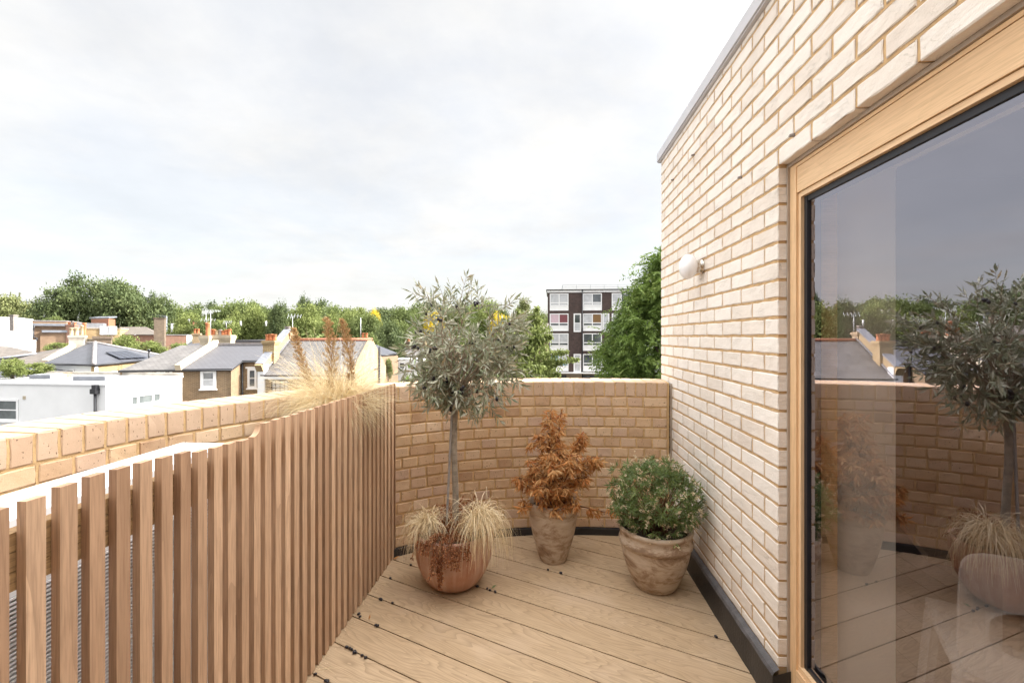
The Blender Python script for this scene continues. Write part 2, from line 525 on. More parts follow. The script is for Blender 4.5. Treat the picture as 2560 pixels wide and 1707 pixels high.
M['chrome'] = plain('chrome', (.55, .50, .44), .2, .9, .2, 6)
M['planter'] = plain('planter', (.10, .075, .06), .6)
M['chair_white'] = plain('chair_white', (.75, .75, .78), .25)

M['olive_leaf'] = leaf_mat('olive_leaf', (.145, .175, .105), (.30, .325, .21), (.38, .30, .18), (.50, .50, .40), .22, .45)
M['dead_leaf'] = leaf_mat('dead_leaf', (.40, .14, .045), (.60, .28, .085), (.72, .48, .24), (.56, .33, .14), .25, .6)
M['green_leaf'] = leaf_mat('green_leaf', (.085, .14, .04), (.17, .24, .07), (.28, .34, .12), (.19, .25, .11), .25, .4)
M['cream_flower'] = leaf_mat('cream_flower', (.62, .48, .32), (.75, .64, .46), (.52, .34, .18), None, .25, .7)
M['straw'] = leaf_mat('straw', (.60, .45, .25), (.76, .63, .41), (.84, .74, .55), None, .25, .6)
M['straw_gold'] = leaf_mat('straw_gold', (.72, .56, .32), (.84, .71, .46), (.88, .80, .60), None, .3, .6)
M['plume'] = leaf_mat('plume', (.36, .21, .09), (.50, .33, .16), (.64, .47, .27), None, .3, .8)
M['fern'] = leaf_mat('fern', (.19, .065, .028), (.34, .13, .052), (.52, .27, .13), None, .2, .7)
M['tree_mid'] = leaf_mat('tree_mid', (.10, .135, .045), (.165, .205, .07), (.235, .27, .10), None, .34, .6, .2)
M['tree_dark'] = leaf_mat('tree_dark', (.065, .092, .042), (.11, .142, .055), (.165, .195, .08), None, .28, .6, .2)
M['tree_light'] = leaf_mat('tree_light', (.14, .175, .055), (.21, .25, .08), (.28, .315, .105), None, .35, .6, .2)
M['tree_ash'] = leaf_mat('tree_ash', (.08, .13, .032), (.165, .24, .055), (.30, .37, .10), None, .35, .5, .25)
M['tree_pale'] = leaf_mat('tree_pale', (.14, .165, .06), (.195, .215, .085), (.24, .25, .105), None, .3, .6, .2)
M['tree_yellow'] = leaf_mat('tree_yellow', (.55, .42, .03), (.70, .56, .05), (.75, .62, .10), None, .35, .6, .2)
M['conifer'] = leaf_mat('conifer', (.03, .045, .03), (.05, .07, .045), None, None, .1, .7, .2)
# ------------------------------------------------------------------ terrace building on the right
WD = Vector((.070, 1, 0)).normalized(); WN = Vector((-1, .070, 0)).normalized()
W0 = Vector((1.061, 1.804, 0))
WEND = 1.80           # pier length to the far corner


def wp(u, dep, z):
    return W0 + WD * u + WN * dep + Vector((0, 0, z))


def wbox(mb, u0, u1, d0, d1, z0, z1, rnd=0.0, mi=0):
    mb.hexa([wp(u0, d1, z0), wp(u0, d0, z0), wp(u1, d0, z0), wp(u1, d1, z0),
             wp(u0, d1, z1), wp(u0, d0, z1), wp(u1, d0, z1), wp(u1, d1, z1)], rnd, mi)


def brick(mb, mp, u0, u1, v0, v1, back, rnd, nu=4, nv=2, jit=.0018, lip=.004, bulge=.0015, ring=.0035):
    """One brick with a soft uneven arris, front at depth 0, sides running back."""
    eu = ring / (u1 - u0); ev = ring / (v1 - v0)
    us = [0, eu] + [k / nu for k in range(1, nu)] + [1 - eu, 1]
    vs = [0, ev] + [k / nv for k in range(1, nv)] + [1 - ev, 1]
    A, B = len(us), len(vs); pts = []
    tilt = random.uniform(-.0015, .0015)
    for j, b in enumerate(vs):
        for i, a in enumerate(us):
            edge = i in (0, A - 1) or j in (0, B - 1)
            ju = random.uniform(-jit, jit) if edge else 0
            jv = random.uniform(-jit, jit) if edge else 0
            d = -lip if edge else random.uniform(-bulge, bulge) + tilt * (a - .5)
            pts.append(mp(u0 + (u1 - u0) * a + ju, v0 + (v1 - v0) * b + jv, d))
    fs = [(j * A + i, j * A + i + 1, (j + 1) * A + i + 1, (j + 1) * A + i) for j in range(B - 1) for i in range(A - 1)]
    mb.idx(pts, fs, rnd, [(p.x, p.z) for p in pts], 0, False)
    ring = [(u0, v0), (u1, v0), (u1, v1), (u0, v1)]
    cs = [pts[0], pts[A - 1], pts[A * B - 1], pts[A * (B - 1)]]
    bk = [mp(a, b, -back) for a, b in ring]
    for k in range(4):
        j = (k + 1) % 4
        mb.face([bk[k], bk[j], cs[j], cs[k]], rnd)


house = thing('brick_house', 'cream brick upper storey with a big timber framed sliding window, right of the deck', 'building', (2.6, 2.2, 0))
# order of u in mp is reversed so that faces look to the terrace
mw = lambda a, v, d: wp(-a, d, v)
mb = MB()
J = .0125
for i in range(-18, 19):
    z0 = 1.47 + .075 * i + J / 2; z1 = z0 + .075 - J
    if i == -18: z0 = .152
    z1 = min(z1, 2.853)
    if z1 - z0 < .02: continue
    half = (i % 2 == 0)
    edges = []
    start = -3.6 if i >= 9 else 0.0
    off = .1125 if half else 0.0
    k = -20
    while True:
        a = k * .225 + off; b = a + .225; k += 1
        if a >= WEND - .02: break
        if b <= start + .001: continue
        a2 = max(a, start); b2 = min(b, WEND)
        if b2 - a2 < .05: continue
        edges.append((a2, b2))
    for a, b in edges:
        u0 = a + (J / 2 if a > start + .001 or start < -1 else 0); u1 = b - (J / 2 if b < WEND - .001 else 0)
        end = (a < .001 and start == 0.0) or b > WEND - .001
        bk = .095 if (end or i == 9) else .013
        brick(mb, mw, -u1, -u0, z0, z1, bk, random.random(), 5, 2, .0022, .003, .0007)
obj('brick_wall', mb, M['cream_brick'], house)
mb = MB()
wbox(mb, .004, WEND - .004, -.30, -.0042, .10, 2.852)
wbox(mb, -3.6, .004, -.30, -.0044, 2.156, 2.852)
wbox(mb, -3.9, -3.25, -.30, -.008, -.02, 2.158)
obj('mortar_bed', mb, M['cream_mortar'], house)
mb = MB()
wbox(mb, -3.9, WEND + .03, -4.6, .026, 2.862, 2.925)
wbox(mb, -3.9, WEND + .024, -.29, .018, 2.853, 2.862)
obj('roof_coping', mb, M['coping_metal'], house)
# felt upstand at the foot of the wall
mb = MB()
prof = [(.034, -.015), (.030, .128), (.024, .142), (0.004, .156)]
NS = 60
for k in range(NS):
    a, b = -.02 + (WEND - .25) * k / NS, -.02 + (WEND - .25) * (k + 1) / NS
    def pp(u, j):
        d, z = prof[j]
        return wp(u, d + .003 * mnoise.noise(Vector((u * 9, j, 0))), z + .003 * mnoise.noise(Vector((u * 14, j, 5))) * (j > 0))
    for j in range(3):
        mb.face([pp(b, j), pp(a, j), pp(a, j + 1), pp(b, j + 1)], 0, None, 1 if j >= 1 else 0, j == 0)
mb.face([wp(-.02, .034, -.015), wp(-.02, -.04, -.015), wp(-.02, -.04, .15), wp(-.02, .03, .128)], 0)
o = obj('flashing', mb, [M['flashing'], M['flash_edge']], house)
# weep vents in the mortar
for k_, i_ in ((9.0, 15), (13.0, 15), (3.0, 10), (-1.0, 10)):
    mb = MB(); u = k_ * .1125; z = 1.47 + .075 * i_
    mb.hexa([wp(u - .005, .016, z - .004), wp(u - .005, -.02, z - .004), wp(u + .005, -.02, z - .004), wp(u + .005, .016, z - .004),
             wp(u - .003, .014, z + .004), wp(u - .005, -.02, z + .012), wp(u + .005, -.02, z + .012), wp(u + .003, .014, z + .004)])
    obj('weep_vent', mb, M['pot_grey'], house)
# sliding window
win = MB()
UL = -3.24
def larch_piece(a, b, d, z0, z1, back=-.12, vert=False):
    n0 = len(win.uv); wbox(win, a, b, back, d, z0, z1, random.random())
    if vert: win.uv[n0:] = [(y, x) for x, y in win.uv[n0:]]
larch_piece(-.050, -.0065, -.043, .03, 2.136, vert=True)
larch_piece(-.066, -.050, -.052, .20, 2.02, vert=True)
larch_piece(UL, -.050, -.044, 2.124, 2.136); larch_piece(UL, -.050, -.046, 2.024, 2.122); larch_piece(UL, -.066, -.052, 2.004, 2.022)
larch_piece(UL, -.050, -.043, .05, .178); larch_piece(UL, -.050, -.050, .180, .20)
larch_piece(UL, UL + .06, -.042, .2, 2.004, vert=True)
wf = obj('window_frame', win, M['larch'], house)
g = MB()
wbox(g, -.086, -.067, -.115, -.064, .2, 2.003); wbox(g, UL + .06, -.086, -.115, -.066, 1.982, 2.003); wbox(g, UL + .06, -.086, -.115, -.066, .2, .214)
obj('gasket', g, M['gasket'], wf)
g = MB(); wbox(g, UL + .07, -.080, -.096, -.072, .208, 1.99); g.m = [0 if abs(f_n.dot(WN) - 1) < .01 else 1 for f_n in [(g.v[f[1]] - g.v[f[0]]).cross(g.v[f[2]] - g.v[f[0]]).normalized() for f in g.f]]
obj('glass_pane', g, [M['door_glass'], M['clear_glass']], wf)
g = MB(); wbox(g, -.008, -.0005, -.12, -.034, .12, 2.15); wbox(g, UL, -.008, -.12, -.036, 2.137, 2.151); obj('sealant', g, M['sealant'], wf)
g = MB(); wbox(g, -.06, .0, -.19, -.121, .03, 2.1); wbox(g, UL, -.06, -.19, -.121, 2.03, 2.1); obj('inner_frame', g, M['larch'], wf)
g = MB()
wbox(g, -.02, .05, -.43, -.191, .03, 2.30); wbox(g, -3.26, -.02, -.43, -.191, 2.12, 2.6); obj('plaster_reveal', g, M['plaster'], house)
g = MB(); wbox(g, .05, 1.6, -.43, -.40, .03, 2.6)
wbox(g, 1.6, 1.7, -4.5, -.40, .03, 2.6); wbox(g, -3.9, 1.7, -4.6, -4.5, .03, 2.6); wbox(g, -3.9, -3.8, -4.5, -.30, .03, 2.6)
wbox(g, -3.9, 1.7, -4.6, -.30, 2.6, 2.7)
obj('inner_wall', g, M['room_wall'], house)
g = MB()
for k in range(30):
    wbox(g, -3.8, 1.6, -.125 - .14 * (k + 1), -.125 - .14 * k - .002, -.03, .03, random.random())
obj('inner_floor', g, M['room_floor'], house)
mb = MB(); wbox(mb, -3.1, WEND - .01, -4.6, -.31, GROUND, -.031); wbox(mb, 1.7, WEND - .012, -4.6, -.31, -.031, 2.852); obj('lower_wall', mb, M['yellow_brick'], house)
# wall added out of view, blocking sky light so camera-facing sides darken
mb = MB(); mb.abox(-2.6, 1.05, -1.2, -.62, GROUND, 3.2); obj('rear_wall', mb, M['stock_brick'], house)

# globe lamp
lamp = thing('wall_lamp', 'white opal globe wall lamp on the cream brick wall beside the window', 'lamp', wp(.866, 0, 1.88))
def disc_lathe(mb, prof, c, n=28):
    t = MB(); t.lathe(prof, (0, 0, 0), n)
    R = Matrix((Vector((0, 0, 1)).cross(WN).normalized(), Vector((0, 0, 1)), WN)).transposed()
    t.v = [R @ v + c for v in t.v]
    k = len(mb.v); mb.v += t.v; mb.f += [[i + k for i in f] for f in t.f]; mb.uv += t.uv; mb.r += t.r; mb.m += t.m; mb.sm += t.sm
mb = MB(); disc_lathe(mb, [(0, -.004), (.042, -.004), (.043, .006), (.038, .010), (.036, .034), (.039, .037), (.039, .042), (0, .042)], wp(.866, 0, 1.88))
obj('lamp_base', mb, M['chrome'], lamp)
mb = MB(); disc_lathe(mb, [(.0735 * math.sin(t), .080 - .050 * math.cos(t)) for t in np.linspace(.35, PI - .001, 22)], wp(.866, 0, 1.88), 40)
obj('globe', mb, M['opal'], lamp)

# ------------------------------------------------------------------ curved parapet
CP = [(1.30, 3.27), (1.149, 3.30), (.82, 3.345), (.49, 3.365), (.09, 3.355), (-.35, 3.255), (-.78, 3.03), (-1.07, 2.76), (-1.29, 2.48),
      (-1.46, 2.20), (-1.58, 1.95), (-1.65, 1.70), (-1.69, 1.45), (-1.72, 1.0), (-1.76, .4), (-1.82, -.4), (-1.9, -1.4), (-1.98, -2.2)]
dense = []
for k in range(1, len(CP) - 2):
    p0, p1, p2, p3 = [np.array(CP[k + j]) for j in (-1, 0, 1, 2)]
    for t in np.linspace(0, 1, 40, endpoint=False):
        dense.append(.5 * ((2 * p1) + (p2 - p0) * t + (2 * p0 - 5 * p1 + 4 * p2 - p3) * t * t + (-p0 + 3 * p1 - 3 * p2 + p3) * t ** 3))
dense = np.array(dense)
acc = np.concatenate([[0], np.cumsum(np.linalg.norm(np.diff(dense, axis=0), axis=1))])
PLEN = acc[-1]


def path(s):
    x = np.interp(s, acc, dense[:, 0]); y = np.interp(s, acc, dense[:, 1])
    e = .06
    a, b = max(s - e, 0), min(s + e, PLEN)
    tx = np.interp(b, acc, dense[:, 0]) - np.interp(a, acc, dense[:, 0]); ty = np.interp(b, acc, dense[:, 1]) - np.interp(a, acc, dense[:, 1])
    l = math.hypot(tx, ty)
    return Vector((x, y, 0)), Vector((-ty / l, tx / l, 0))


def pp_(s, dep, z):
    p, n = path(s)
    return p + n * dep + Vector((0, 0, z))


CT = 1.129; TH = .30
parapet = thing('brick_parapet', 'curved tan brick parapet wall with a brick on edge coping round the deck', 'wall', (-.3, 3.4, 0))
mp_ = lambda a, v, d: pp_(-a, d, v)   # reversed so faces look inward
mp_ = lambda a, v, d: pp_(a, d, v)
mb = MB()
for i in range(14):
    z1 = CT - .1025 - .0115 - .075 * i; z0 = z1 - .063
    if z1 < .03: break
    s = -.05 if i % 2 else -.107
    while s < PLEN - .1:
        w = .1145 * random.uniform(.985, 1.015)
        if random.random() < .05: w *= 1.55
        a, b = max(s, .012) + .006, s + w - .006
        if b - a > .03:
            brick(mb, mp_, a, b, max(z0, .0), z1, .012, random.random(), 3, 2, .0026, .0032, .0008)
        s += w
obj('brickwork', mb, M['tan_brick'], parapet)
mb = MB(); s = .012; k = 0
while s < PLEN - .05:
    w = .0755 * random.uniform(.98, 1.03); a, b = s + .005, s + w - .005; r = random.random()
    lift = random.uniform(-.0015, .0015)
    mpc = lambda u, v, d: pp_(u, d, v + lift)
    brick(mb, mpc, a, b, CT - .1025, CT - .002, .012, r, 2, 2, .0018, .0025, .0012)
    t = [pp_(a, -.006, CT + lift), pp_(b, -.006, CT + lift), pp_(b, -TH + .004, CT + lift), pp_(a, -TH + .004, CT + lift)]
    mb.face(t, r)
    for q0, q1 in ((0, 1), (1, 2), (2, 3), (3, 0)):
        mb.face([t[q1], t[q0], t[q0] - Vector((0, 0, .012)), t[q1] - Vector((0, 0, .012))], r)
    s += w
obj('coping', mb, M['coping_brick'], parapet)
mb = MB(); n = 240
for k in range(n):
    a, b = PLEN * k / n, PLEN * (k + 1) / n
    mb.face([pp_(a, -.0048, -.1), pp_(b, -.0048, -.1), pp_(b, -.0048, CT - .105), pp_(a, -.0048, CT - .105)], 0)
    mb.face([pp_(a, -.0048, CT - .105), pp_(b, -.0048, CT - .105), pp_(b, -.0035, CT - .105), pp_(a, -.0035, CT - .105)], 0)
    mb.face([pp_(a, -.0035, CT - .105), pp_(b, -.0035, CT - .105), pp_(b, -.0035, CT - .0022), pp_(a, -.0035, CT - .0022)], 0)
    mb.face([pp_(a, -.0035, CT - .0022), pp_(b, -.0035, CT - .0022), pp_(b, -TH, CT - .0022), pp_(a, -TH, CT - .0022)], 0)
obj('mortar_bed', mb, M['tan_mortar'], parapet)
mb = MB(); L = 0
for k in range(n):
    a, b = PLEN * k / n, PLEN * (k + 1) / n
    q = [pp_(b, -TH, GROUND), pp_(a, -TH, GROUND), pp_(a, -TH, CT - .004), pp_(b, -TH, CT - .004)]
    l = (q[0] - q[1]).length
    mb.face(q, 0, [(L + l, GROUND), (L, GROUND), (L, CT), (L + l, CT)]); L += l
obj('outer_face', mb, M['gable_brick'], parapet)
mb = MB()
for k in range(n):
    a, b = .03 + (PLEN - .03) * k / n, .03 + (PLEN - .03) * (k + 1) / n
    h = .046 + .004 * mnoise.noise(Vector((a * 6, 0, 0))); h2 = .046 + .004 * mnoise.noise(Vector((b * 6, 0, 0)))
    mb.face([pp_(a, .022, -.02), pp_(b, .022, -.02), pp_(b, .020, h2), pp_(a, .020, h)], 0)
    mb.face([pp_(a, .020, h), pp_(b, .020, h2), pp_(b, -.006, h2 + .004), pp_(a, -.006, h + .004)], 0)
obj('skirting', mb, M['flashing'], parapet)
mb = MB()
p0, n0 = path(.0)
mb.hexa([wp(1.497, -.004, .02), wp(1.497, .012, .02), wp(1.484, .012, .02), wp(1.484, -.004, .02)][::-1] +
        [wp(1.497, -.004, CT - .006), wp(1.497, .012, CT - .006), wp(1.484, .012, CT - .006), wp(1.484, -.004, CT - .006)][::-1])
obj('joint_seal', mb, M['sealant'], parapet)

# ------------------------------------------------------------------ deck
poly = [tuple(dense[k]) for k in range(0, len(dense), 6)]
poly = poly + [(wp(-4.0, .0, 0).x, wp(-4.0, 0, 0).y), (wp(1.49, 0, 0).x, wp(1.49, 0, 0).y)]
# counter-clockwise? path runs right to left along the far side, then towards the camera: counter-clockwise
def clip(sub, cl):
    out = [np.array(p) for p in sub]
    for k in range(len(cl)):
        a = np.array(cl[k]); b = np.array(cl[(k + 1) % len(cl)]); e = b - a
        if np.linalg.norm(e) < 1e-6: continue
        side = lambda p: e[0] * (p[1] - a[1]) - e[1] * (p[0] - a[0])
        res = []
        for j in range(len(out)):
            p, q = out[j], out[(j + 1) % len(out)]
            sp, sq = side(p), side(q)
            if sp >= 0: res.append(p)
            if (sp >= 0) != (sq >= 0): res.append(p + (q - p) * (sp / (sp - sq)))
        out = res
        if not out: break
    return out
BD = np.array((-.876, .482)); BD /= np.linalg.norm(BD); BN = np.array((-BD[1], BD[0])) * -1
if BN[1] < 0: BN = -BN
mb = MB(); g_ = .0035
for k in range(-26, 12):
    c = 1.861 + .184 * k
    a0, a1 = c + g_, c + .184 - g_
    quad = [BD * -4 + BN * a0, BD * 5 + BN * a0, BD * 5 + BN * a1, BD * -4 + BN * a1]
    if (quad[1] - quad[0])[0] * (quad[2] - quad[1])[1] - (quad[1] - quad[0])[1] * (quad[2] - quad[1])[0] < 0: quad.reverse()
    q = clip(quad, poly)
    if len(q) < 3: continue
    r = random.random()
    P3 = [Vector((p[0], p[1], 0)) for p in q]
    uv = [(float(p @ BD), float(p @ BN)) for p in q]
    mb.face(P3, r, uv)
    for j in range(len(P3)):
        i2 = (j + 1) % len(P3); dn = Vector((0, 0, -.022))
        mb.face([P3[i2], P3[j], P3[j] + dn, P3[i2] + dn], r, [uv[i2], uv[j], uv[j], uv[i2]])
tag(obj('deck', mb, M['deck']), kind='structure')
mb = MB(); mb.face([Vector((p[0], p[1], -.024)) for p in poly], 0)
tag(obj('deck_base_floor', mb, M['gap']), kind='structure')

# ------------------------------------------------------------------ slatted screen
SD = Vector((.0850, 1, 0)).normalized(); SN = Vector((1, -.0850, 0)).normalized()   # along, towards the deck
S0 = Vector((-1.0375, 0, 0))
sp = lambda y, d, z: S0 + SD * (y / SD.y) + SN * d + Vector((0, 0, z))
def drop(y):
    return float(np.interp(y, [0, .9, .96, 1.02, 1.09, 1.15, 1.21, 1.27, 1.34, 1.40, 1.52, 1.56], [.33, .326, .321, .3185, .319, .321, .325, .332, .342, .346, .353, .352])) if y < 1.56 else .3175
screen = thing('slat_screen', 'screen of upright reddish timber slats along the edge of the deck', 'screen', tuple(sp(1.7, -.03, 0)))
mb = MB(); y = .894 - .0625 * 9; notch = None
while y < 3.02:
    y1 = min(y + .0355, 3.03); j = random.uniform(-.0012, .0012); zt = EYE - drop(y) + random.uniform(-.0015, .0015); r = random.random()
    th = .021
    if 1.565 < y < 1.60:      # the scooped slat where the top steps up
        zl, zh = EYE - .353, EYE - .3175; prev = None
        prof = [(y + (y1 - y) * math.sin(t * PI / 2), zl + (zh - zl) * (1 - math.cos(t * PI / 2))) for t in np.linspace(0, 1, 9)]
        base = [(y, .004), (y1, .004)]
        ring = base + prof[::-1]
        fr = [sp(a, j, z) for a, z in ring]; bk = [sp(a, j - th, z) for a, z in ring]
        mb.face(fr, r, [(z, a) for a, z in ring]); mb.face(bk[::-1], r, [(z, a) for a, z in ring[::-1]])
        for q in range(len(ring)):
            q2 = (q + 1) % len(ring); mb.face([fr[q2], fr[q], bk[q], bk[q2]], r, [(fr[q2].z, 0), (fr[q].z, 0), (bk[q].z, th), (bk[q2].z, th)])
    else:
        P = [sp(y, j - th, .004), sp(y, j, .004), sp(y1, j, .004), sp(y1, j - th, .004)]
        T = [Vector((p.x, p.y, zt)) for p in P]
        n0 = len(mb.uv); mb.hexa(P + T, r)
        mb.uv[n0:] = [(b, a) for a, b in mb.uv[n0:]]
    y += .0625
obj('slat_panel', mb, M['cedar'], screen)
mb = MB()
for z0, dd in ((1.045, 0), (1.006, .002), (.967, -.002)):
    q = []
    for a, d in ((-.2, -.056 + dd), (-.2, -.0225), (3.0, -.0225), (3.0, -.056 + dd)): q.append(sp(a, d, z0))
    mb.hexa(q + [p + Vector((0, 0, .037)) for p in q], random.random())
for z0 in (.12, .55):
    q = [sp(a, d, z0) for a, d in ((1.80, -.058), (1.80, -.0225), (3.0, -.0225), (3.0, -.058))]
    mb.hexa(q + [p + Vector((0, 0, .09)) for p in q], random.random())
obj('rail', mb, M['rail_wood'], screen)
for yy in (.80, 1.79, 2.9):
    mb = MB(); q = [sp(a, d, 0) for a, d in ((yy, -.10), (yy, -.060), (yy + .045, -.060), (yy + .045, -.10))]
    mb.hexa(q + [p + Vector((0, 0, 1.06)) for p in q], .3); mb.uv = [(b, a) for a, b in mb.uv]
    obj('post', mb, M['rail_wood'], screen)
# back board that closes the planting side
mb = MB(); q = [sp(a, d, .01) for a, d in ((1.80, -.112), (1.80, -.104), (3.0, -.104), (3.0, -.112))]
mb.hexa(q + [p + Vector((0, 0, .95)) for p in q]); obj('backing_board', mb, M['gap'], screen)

# ------------------------------------------------------------------ heat pump behind the screen
HD = Vector((.075, 1, 0)).normalized(); HN = Vector((1, -.075, 0)).normalized()
HP0 = Vector((-1.16, .78, 0))
hp = lambda a, d, z: HP0 + HD * a + HN * d + Vector((0, 0, z))
def hbox(mb, a0, a1, d0, d1, z0, z1, r=0., mi=0):
    mb.hexa([hp(a0, d0, z0), hp(a0, d1, z0), hp(a1, d1, z0), hp(a1, d0, z0), hp(a0, d0, z1), hp(a0, d1, z1), hp(a1, d1, z1), hp(a1, d0, z1)], r, mi)
unit = thing('heat_pump_unit', 'white outdoor heat pump with a wire grille behind the slats', 'heat pump', tuple(hp(.48, -.14, 0)))
mb = MB(); hbox(mb, 0, .96, -.19, -.02, .10, 1.030); hbox(mb, 0, .96, -.02, .0, .875, 1.030); hbox(mb, 0, .05, -.02, 0, .10, .875); hbox(mb, .93, .96, -.02, 0, .10, .875); hbox(mb, .05, .93, -.02, 0, .10, .16)
obj('casing', mb, M['white_metal'], unit)
mb = MB(); hbox(mb, -.012, .972, -.20, .012, 1.0305, 1.055); obj('lid', mb, M['white_metal'], unit)
mb = MB(); hbox(mb, .05, .93, -.0195, -.016, .16, .875); obj('fan_recess', mb, M['gap'], unit)
mb = MB()
z = .165
while z < .872:
    hbox(mb, .05, .93, -.006, .003, z, z + .0045); z += .0105
for k in range(9): hbox(mb, .05 + k * .11, .054 + k * .11, -.012, -.006, .16, .875)
obj('grille', mb, M['white_metal'], unit)
for a in (.1, .82):
    mb = MB(); hbox(mb, a, a + .06, -.18, -.03, 0, .10); obj('foot', mb, M['gap'], unit)

# planter trough with the feathery grass
PC = Vector((-1.03, 2.56, 0))
tr = thing('planter_trough', 'dark trough standing between the slats and the curved parapet', 'planter', PC)
mb = MB()
prof = [(.14, 0), (.165, .02), (.17, 1.0), (.178, 1.005), (.178, 1.03), (.16, 1.03), (.155, .98), (0, .98)]
mb.lathe(prof, PC, 28); obj('trough_body', mb, M['planter'], tr)
mb = MB(); mb.lathe([(0, .995), (.155, .995)], PC, 20); obj('soil', mb, M['soil'], tr)
# ------------------------------------------------------------------ pots
def pot_mats():
    m, nt, b, o = new_mat('terracotta_bloom'); t = coords(nt); ob = t.outputs['Object']; uv = t.outputs['UV']
    n = noise_(nt, mapping_(nt, uv, (26, 1.2, 1)), 1, 4, .6)
    n2 = noise_(nt, ob, 9, 5, .6)
    c = ramp_(nt, n.outputs['Fac'], [(.35, (.40, .195, .125)), (.5, (.48, .275, .195)), (.68, (.56, .39, .31))]).outputs['Color']
    c = mix_(nt, mapr_(nt, n2.outputs['Fac'], .45, .72, 0, .6), c, (.56, .41, .33))
    n3 = noise_(nt, ob, 3.5, 3)
    c = mix_(nt, mapr_(nt, n3.outputs['Fac'], .5, .7, 0, .55), c, (.40, .185, .11))
    nt.links.new(c, b.inputs['Base Color']); b.inputs['Roughness'].default_value = .8; b.inputs['Specular IOR Level'].default_value = .25
    f = noise_(nt, ob, 160, 3); nt.links.new(bump_(nt, f.outputs['Fac'], .3, .002), b.inputs['Normal'])
    M['pot_terracotta'] = m
    for key, sd, lo in (('pot_aged', 0, (.22, .145, .095)), ('pot_aged_pale', 5, (.24, .165, .11))):
        m, nt, b, o = new_mat(key); ob = coords(nt).outputs['Object']
        n = noise_(nt, mapping_(nt, ob, (1, 1, 1.7), (sd, 0, 0)), 7, 7, .68, .5)
        c = ramp_(nt, n.outputs['Fac'], [(.34, lo), (.43, (.33, .23, .155)), (.50, (.50, .395, .295)), (.70, (.60, .505, .41))]).outputs['Color']
        n2 = noise_(nt, mapping_(nt, ob, (5, 5, 24), (0, sd, 0)), 1.6, 4, .6)
        c = mix_(nt, mapr_(nt, n2.outputs['Fac'], .5, .75, 0, .55), c, (.27, .18, .12))
        nt.links.new(c, b.inputs['Base Color']); b.inputs['Roughness'].default_value = .92; b.inputs['Specular IOR Level'].default_value = .2
        f = noise_(nt, ob, 110, 4); nt.links.new(bump_(nt, f.outputs['Fac'], .5, .003), b.inputs['Normal'])
        M[key] = m
pot_mats()

def make_pot(name, label, c, prof, mat, soil_r, soil_z):
    t = thing(name, label, 'plant pot', c)
    mb = MB(); mb.lathe(prof, c, 64, wob=.006); obj('pot_body', mb, mat, t)
    mb = MB(); mb.lathe([(0, soil_z), (soil_r, soil_z - .004)], c, 24); obj('soil', mb, M['soil'], t)
    return t

def smooth_prof(pr, n=4):
    """Catmull-Rom through the profile points."""
    out = []
    for k in range(len(pr) - 1):
        p0, p1, p2, p3 = [np.array(pr[min(max(k + j, 0), len(pr) - 1)]) for j in (-1, 0, 1, 2)]
        for t in np.linspace(0, 1, n, endpoint=False):
            out.append(tuple(.5 * ((2 * p1) + (p2 - p0) * t + (2 * p0 - 5 * p1 + 4 * p2 - p3) * t * t + (-p0 + 3 * p1 - 3 * p2 + p3) * t ** 3)))
    out.append(tuple(pr[-1])); return out

C1 = Vector((-.345, 2.70, 0)); C2 = Vector((.272, 2.985, 0)); C3 = Vector((.845, 2.665, 0))
make_pot('terracotta_pot', 'wide round terracotta bowl holding the olive tree', C1,
         [(0, 0)] + smooth_prof([(.095, 0), (.135, .014), (.178, .062), (.211, .13), (.229, .20), (.236, .27), (.2365, .318)]) + [(.234, .328), (.222, .331), (.212, .326), (.206, .29), (.2, .26)], M['pot_terracotta'], .203, .285)
make_pot('tall_pot', 'tall tapering weathered clay pot holding the dead orange shrub', C2,
         [(0, 0)] + smooth_prof([(.083, 0), (.098, .035), (.122, .115), (.143, .20), (.155, .28), (.157, .325)]) + [(.163, .334), (.168, .342), (.169, .372), (.166, .386), (.158, .391), (.147, .388), (.142, .35), (.138, .33)], M['pot_aged'], .14, .35)
make_pot('rounded_pot', 'squat weathered clay pot with a double rim under the green shrub', C3,
         [(0, 0)] + smooth_prof([(.103, 0), (.122, .022), (.156, .09), (.181, .16), (.194, .22), (.198, .252)]) + [(.206, .258), (.211, .272), (.209, .286), (.203, .294), (.203, .326), (.209, .334), (.214, .343), (.211, .355), (.20, .358), (.19, .353), (.185, .32), (.18, .30)], M['pot_aged_pale'], .183, .315)

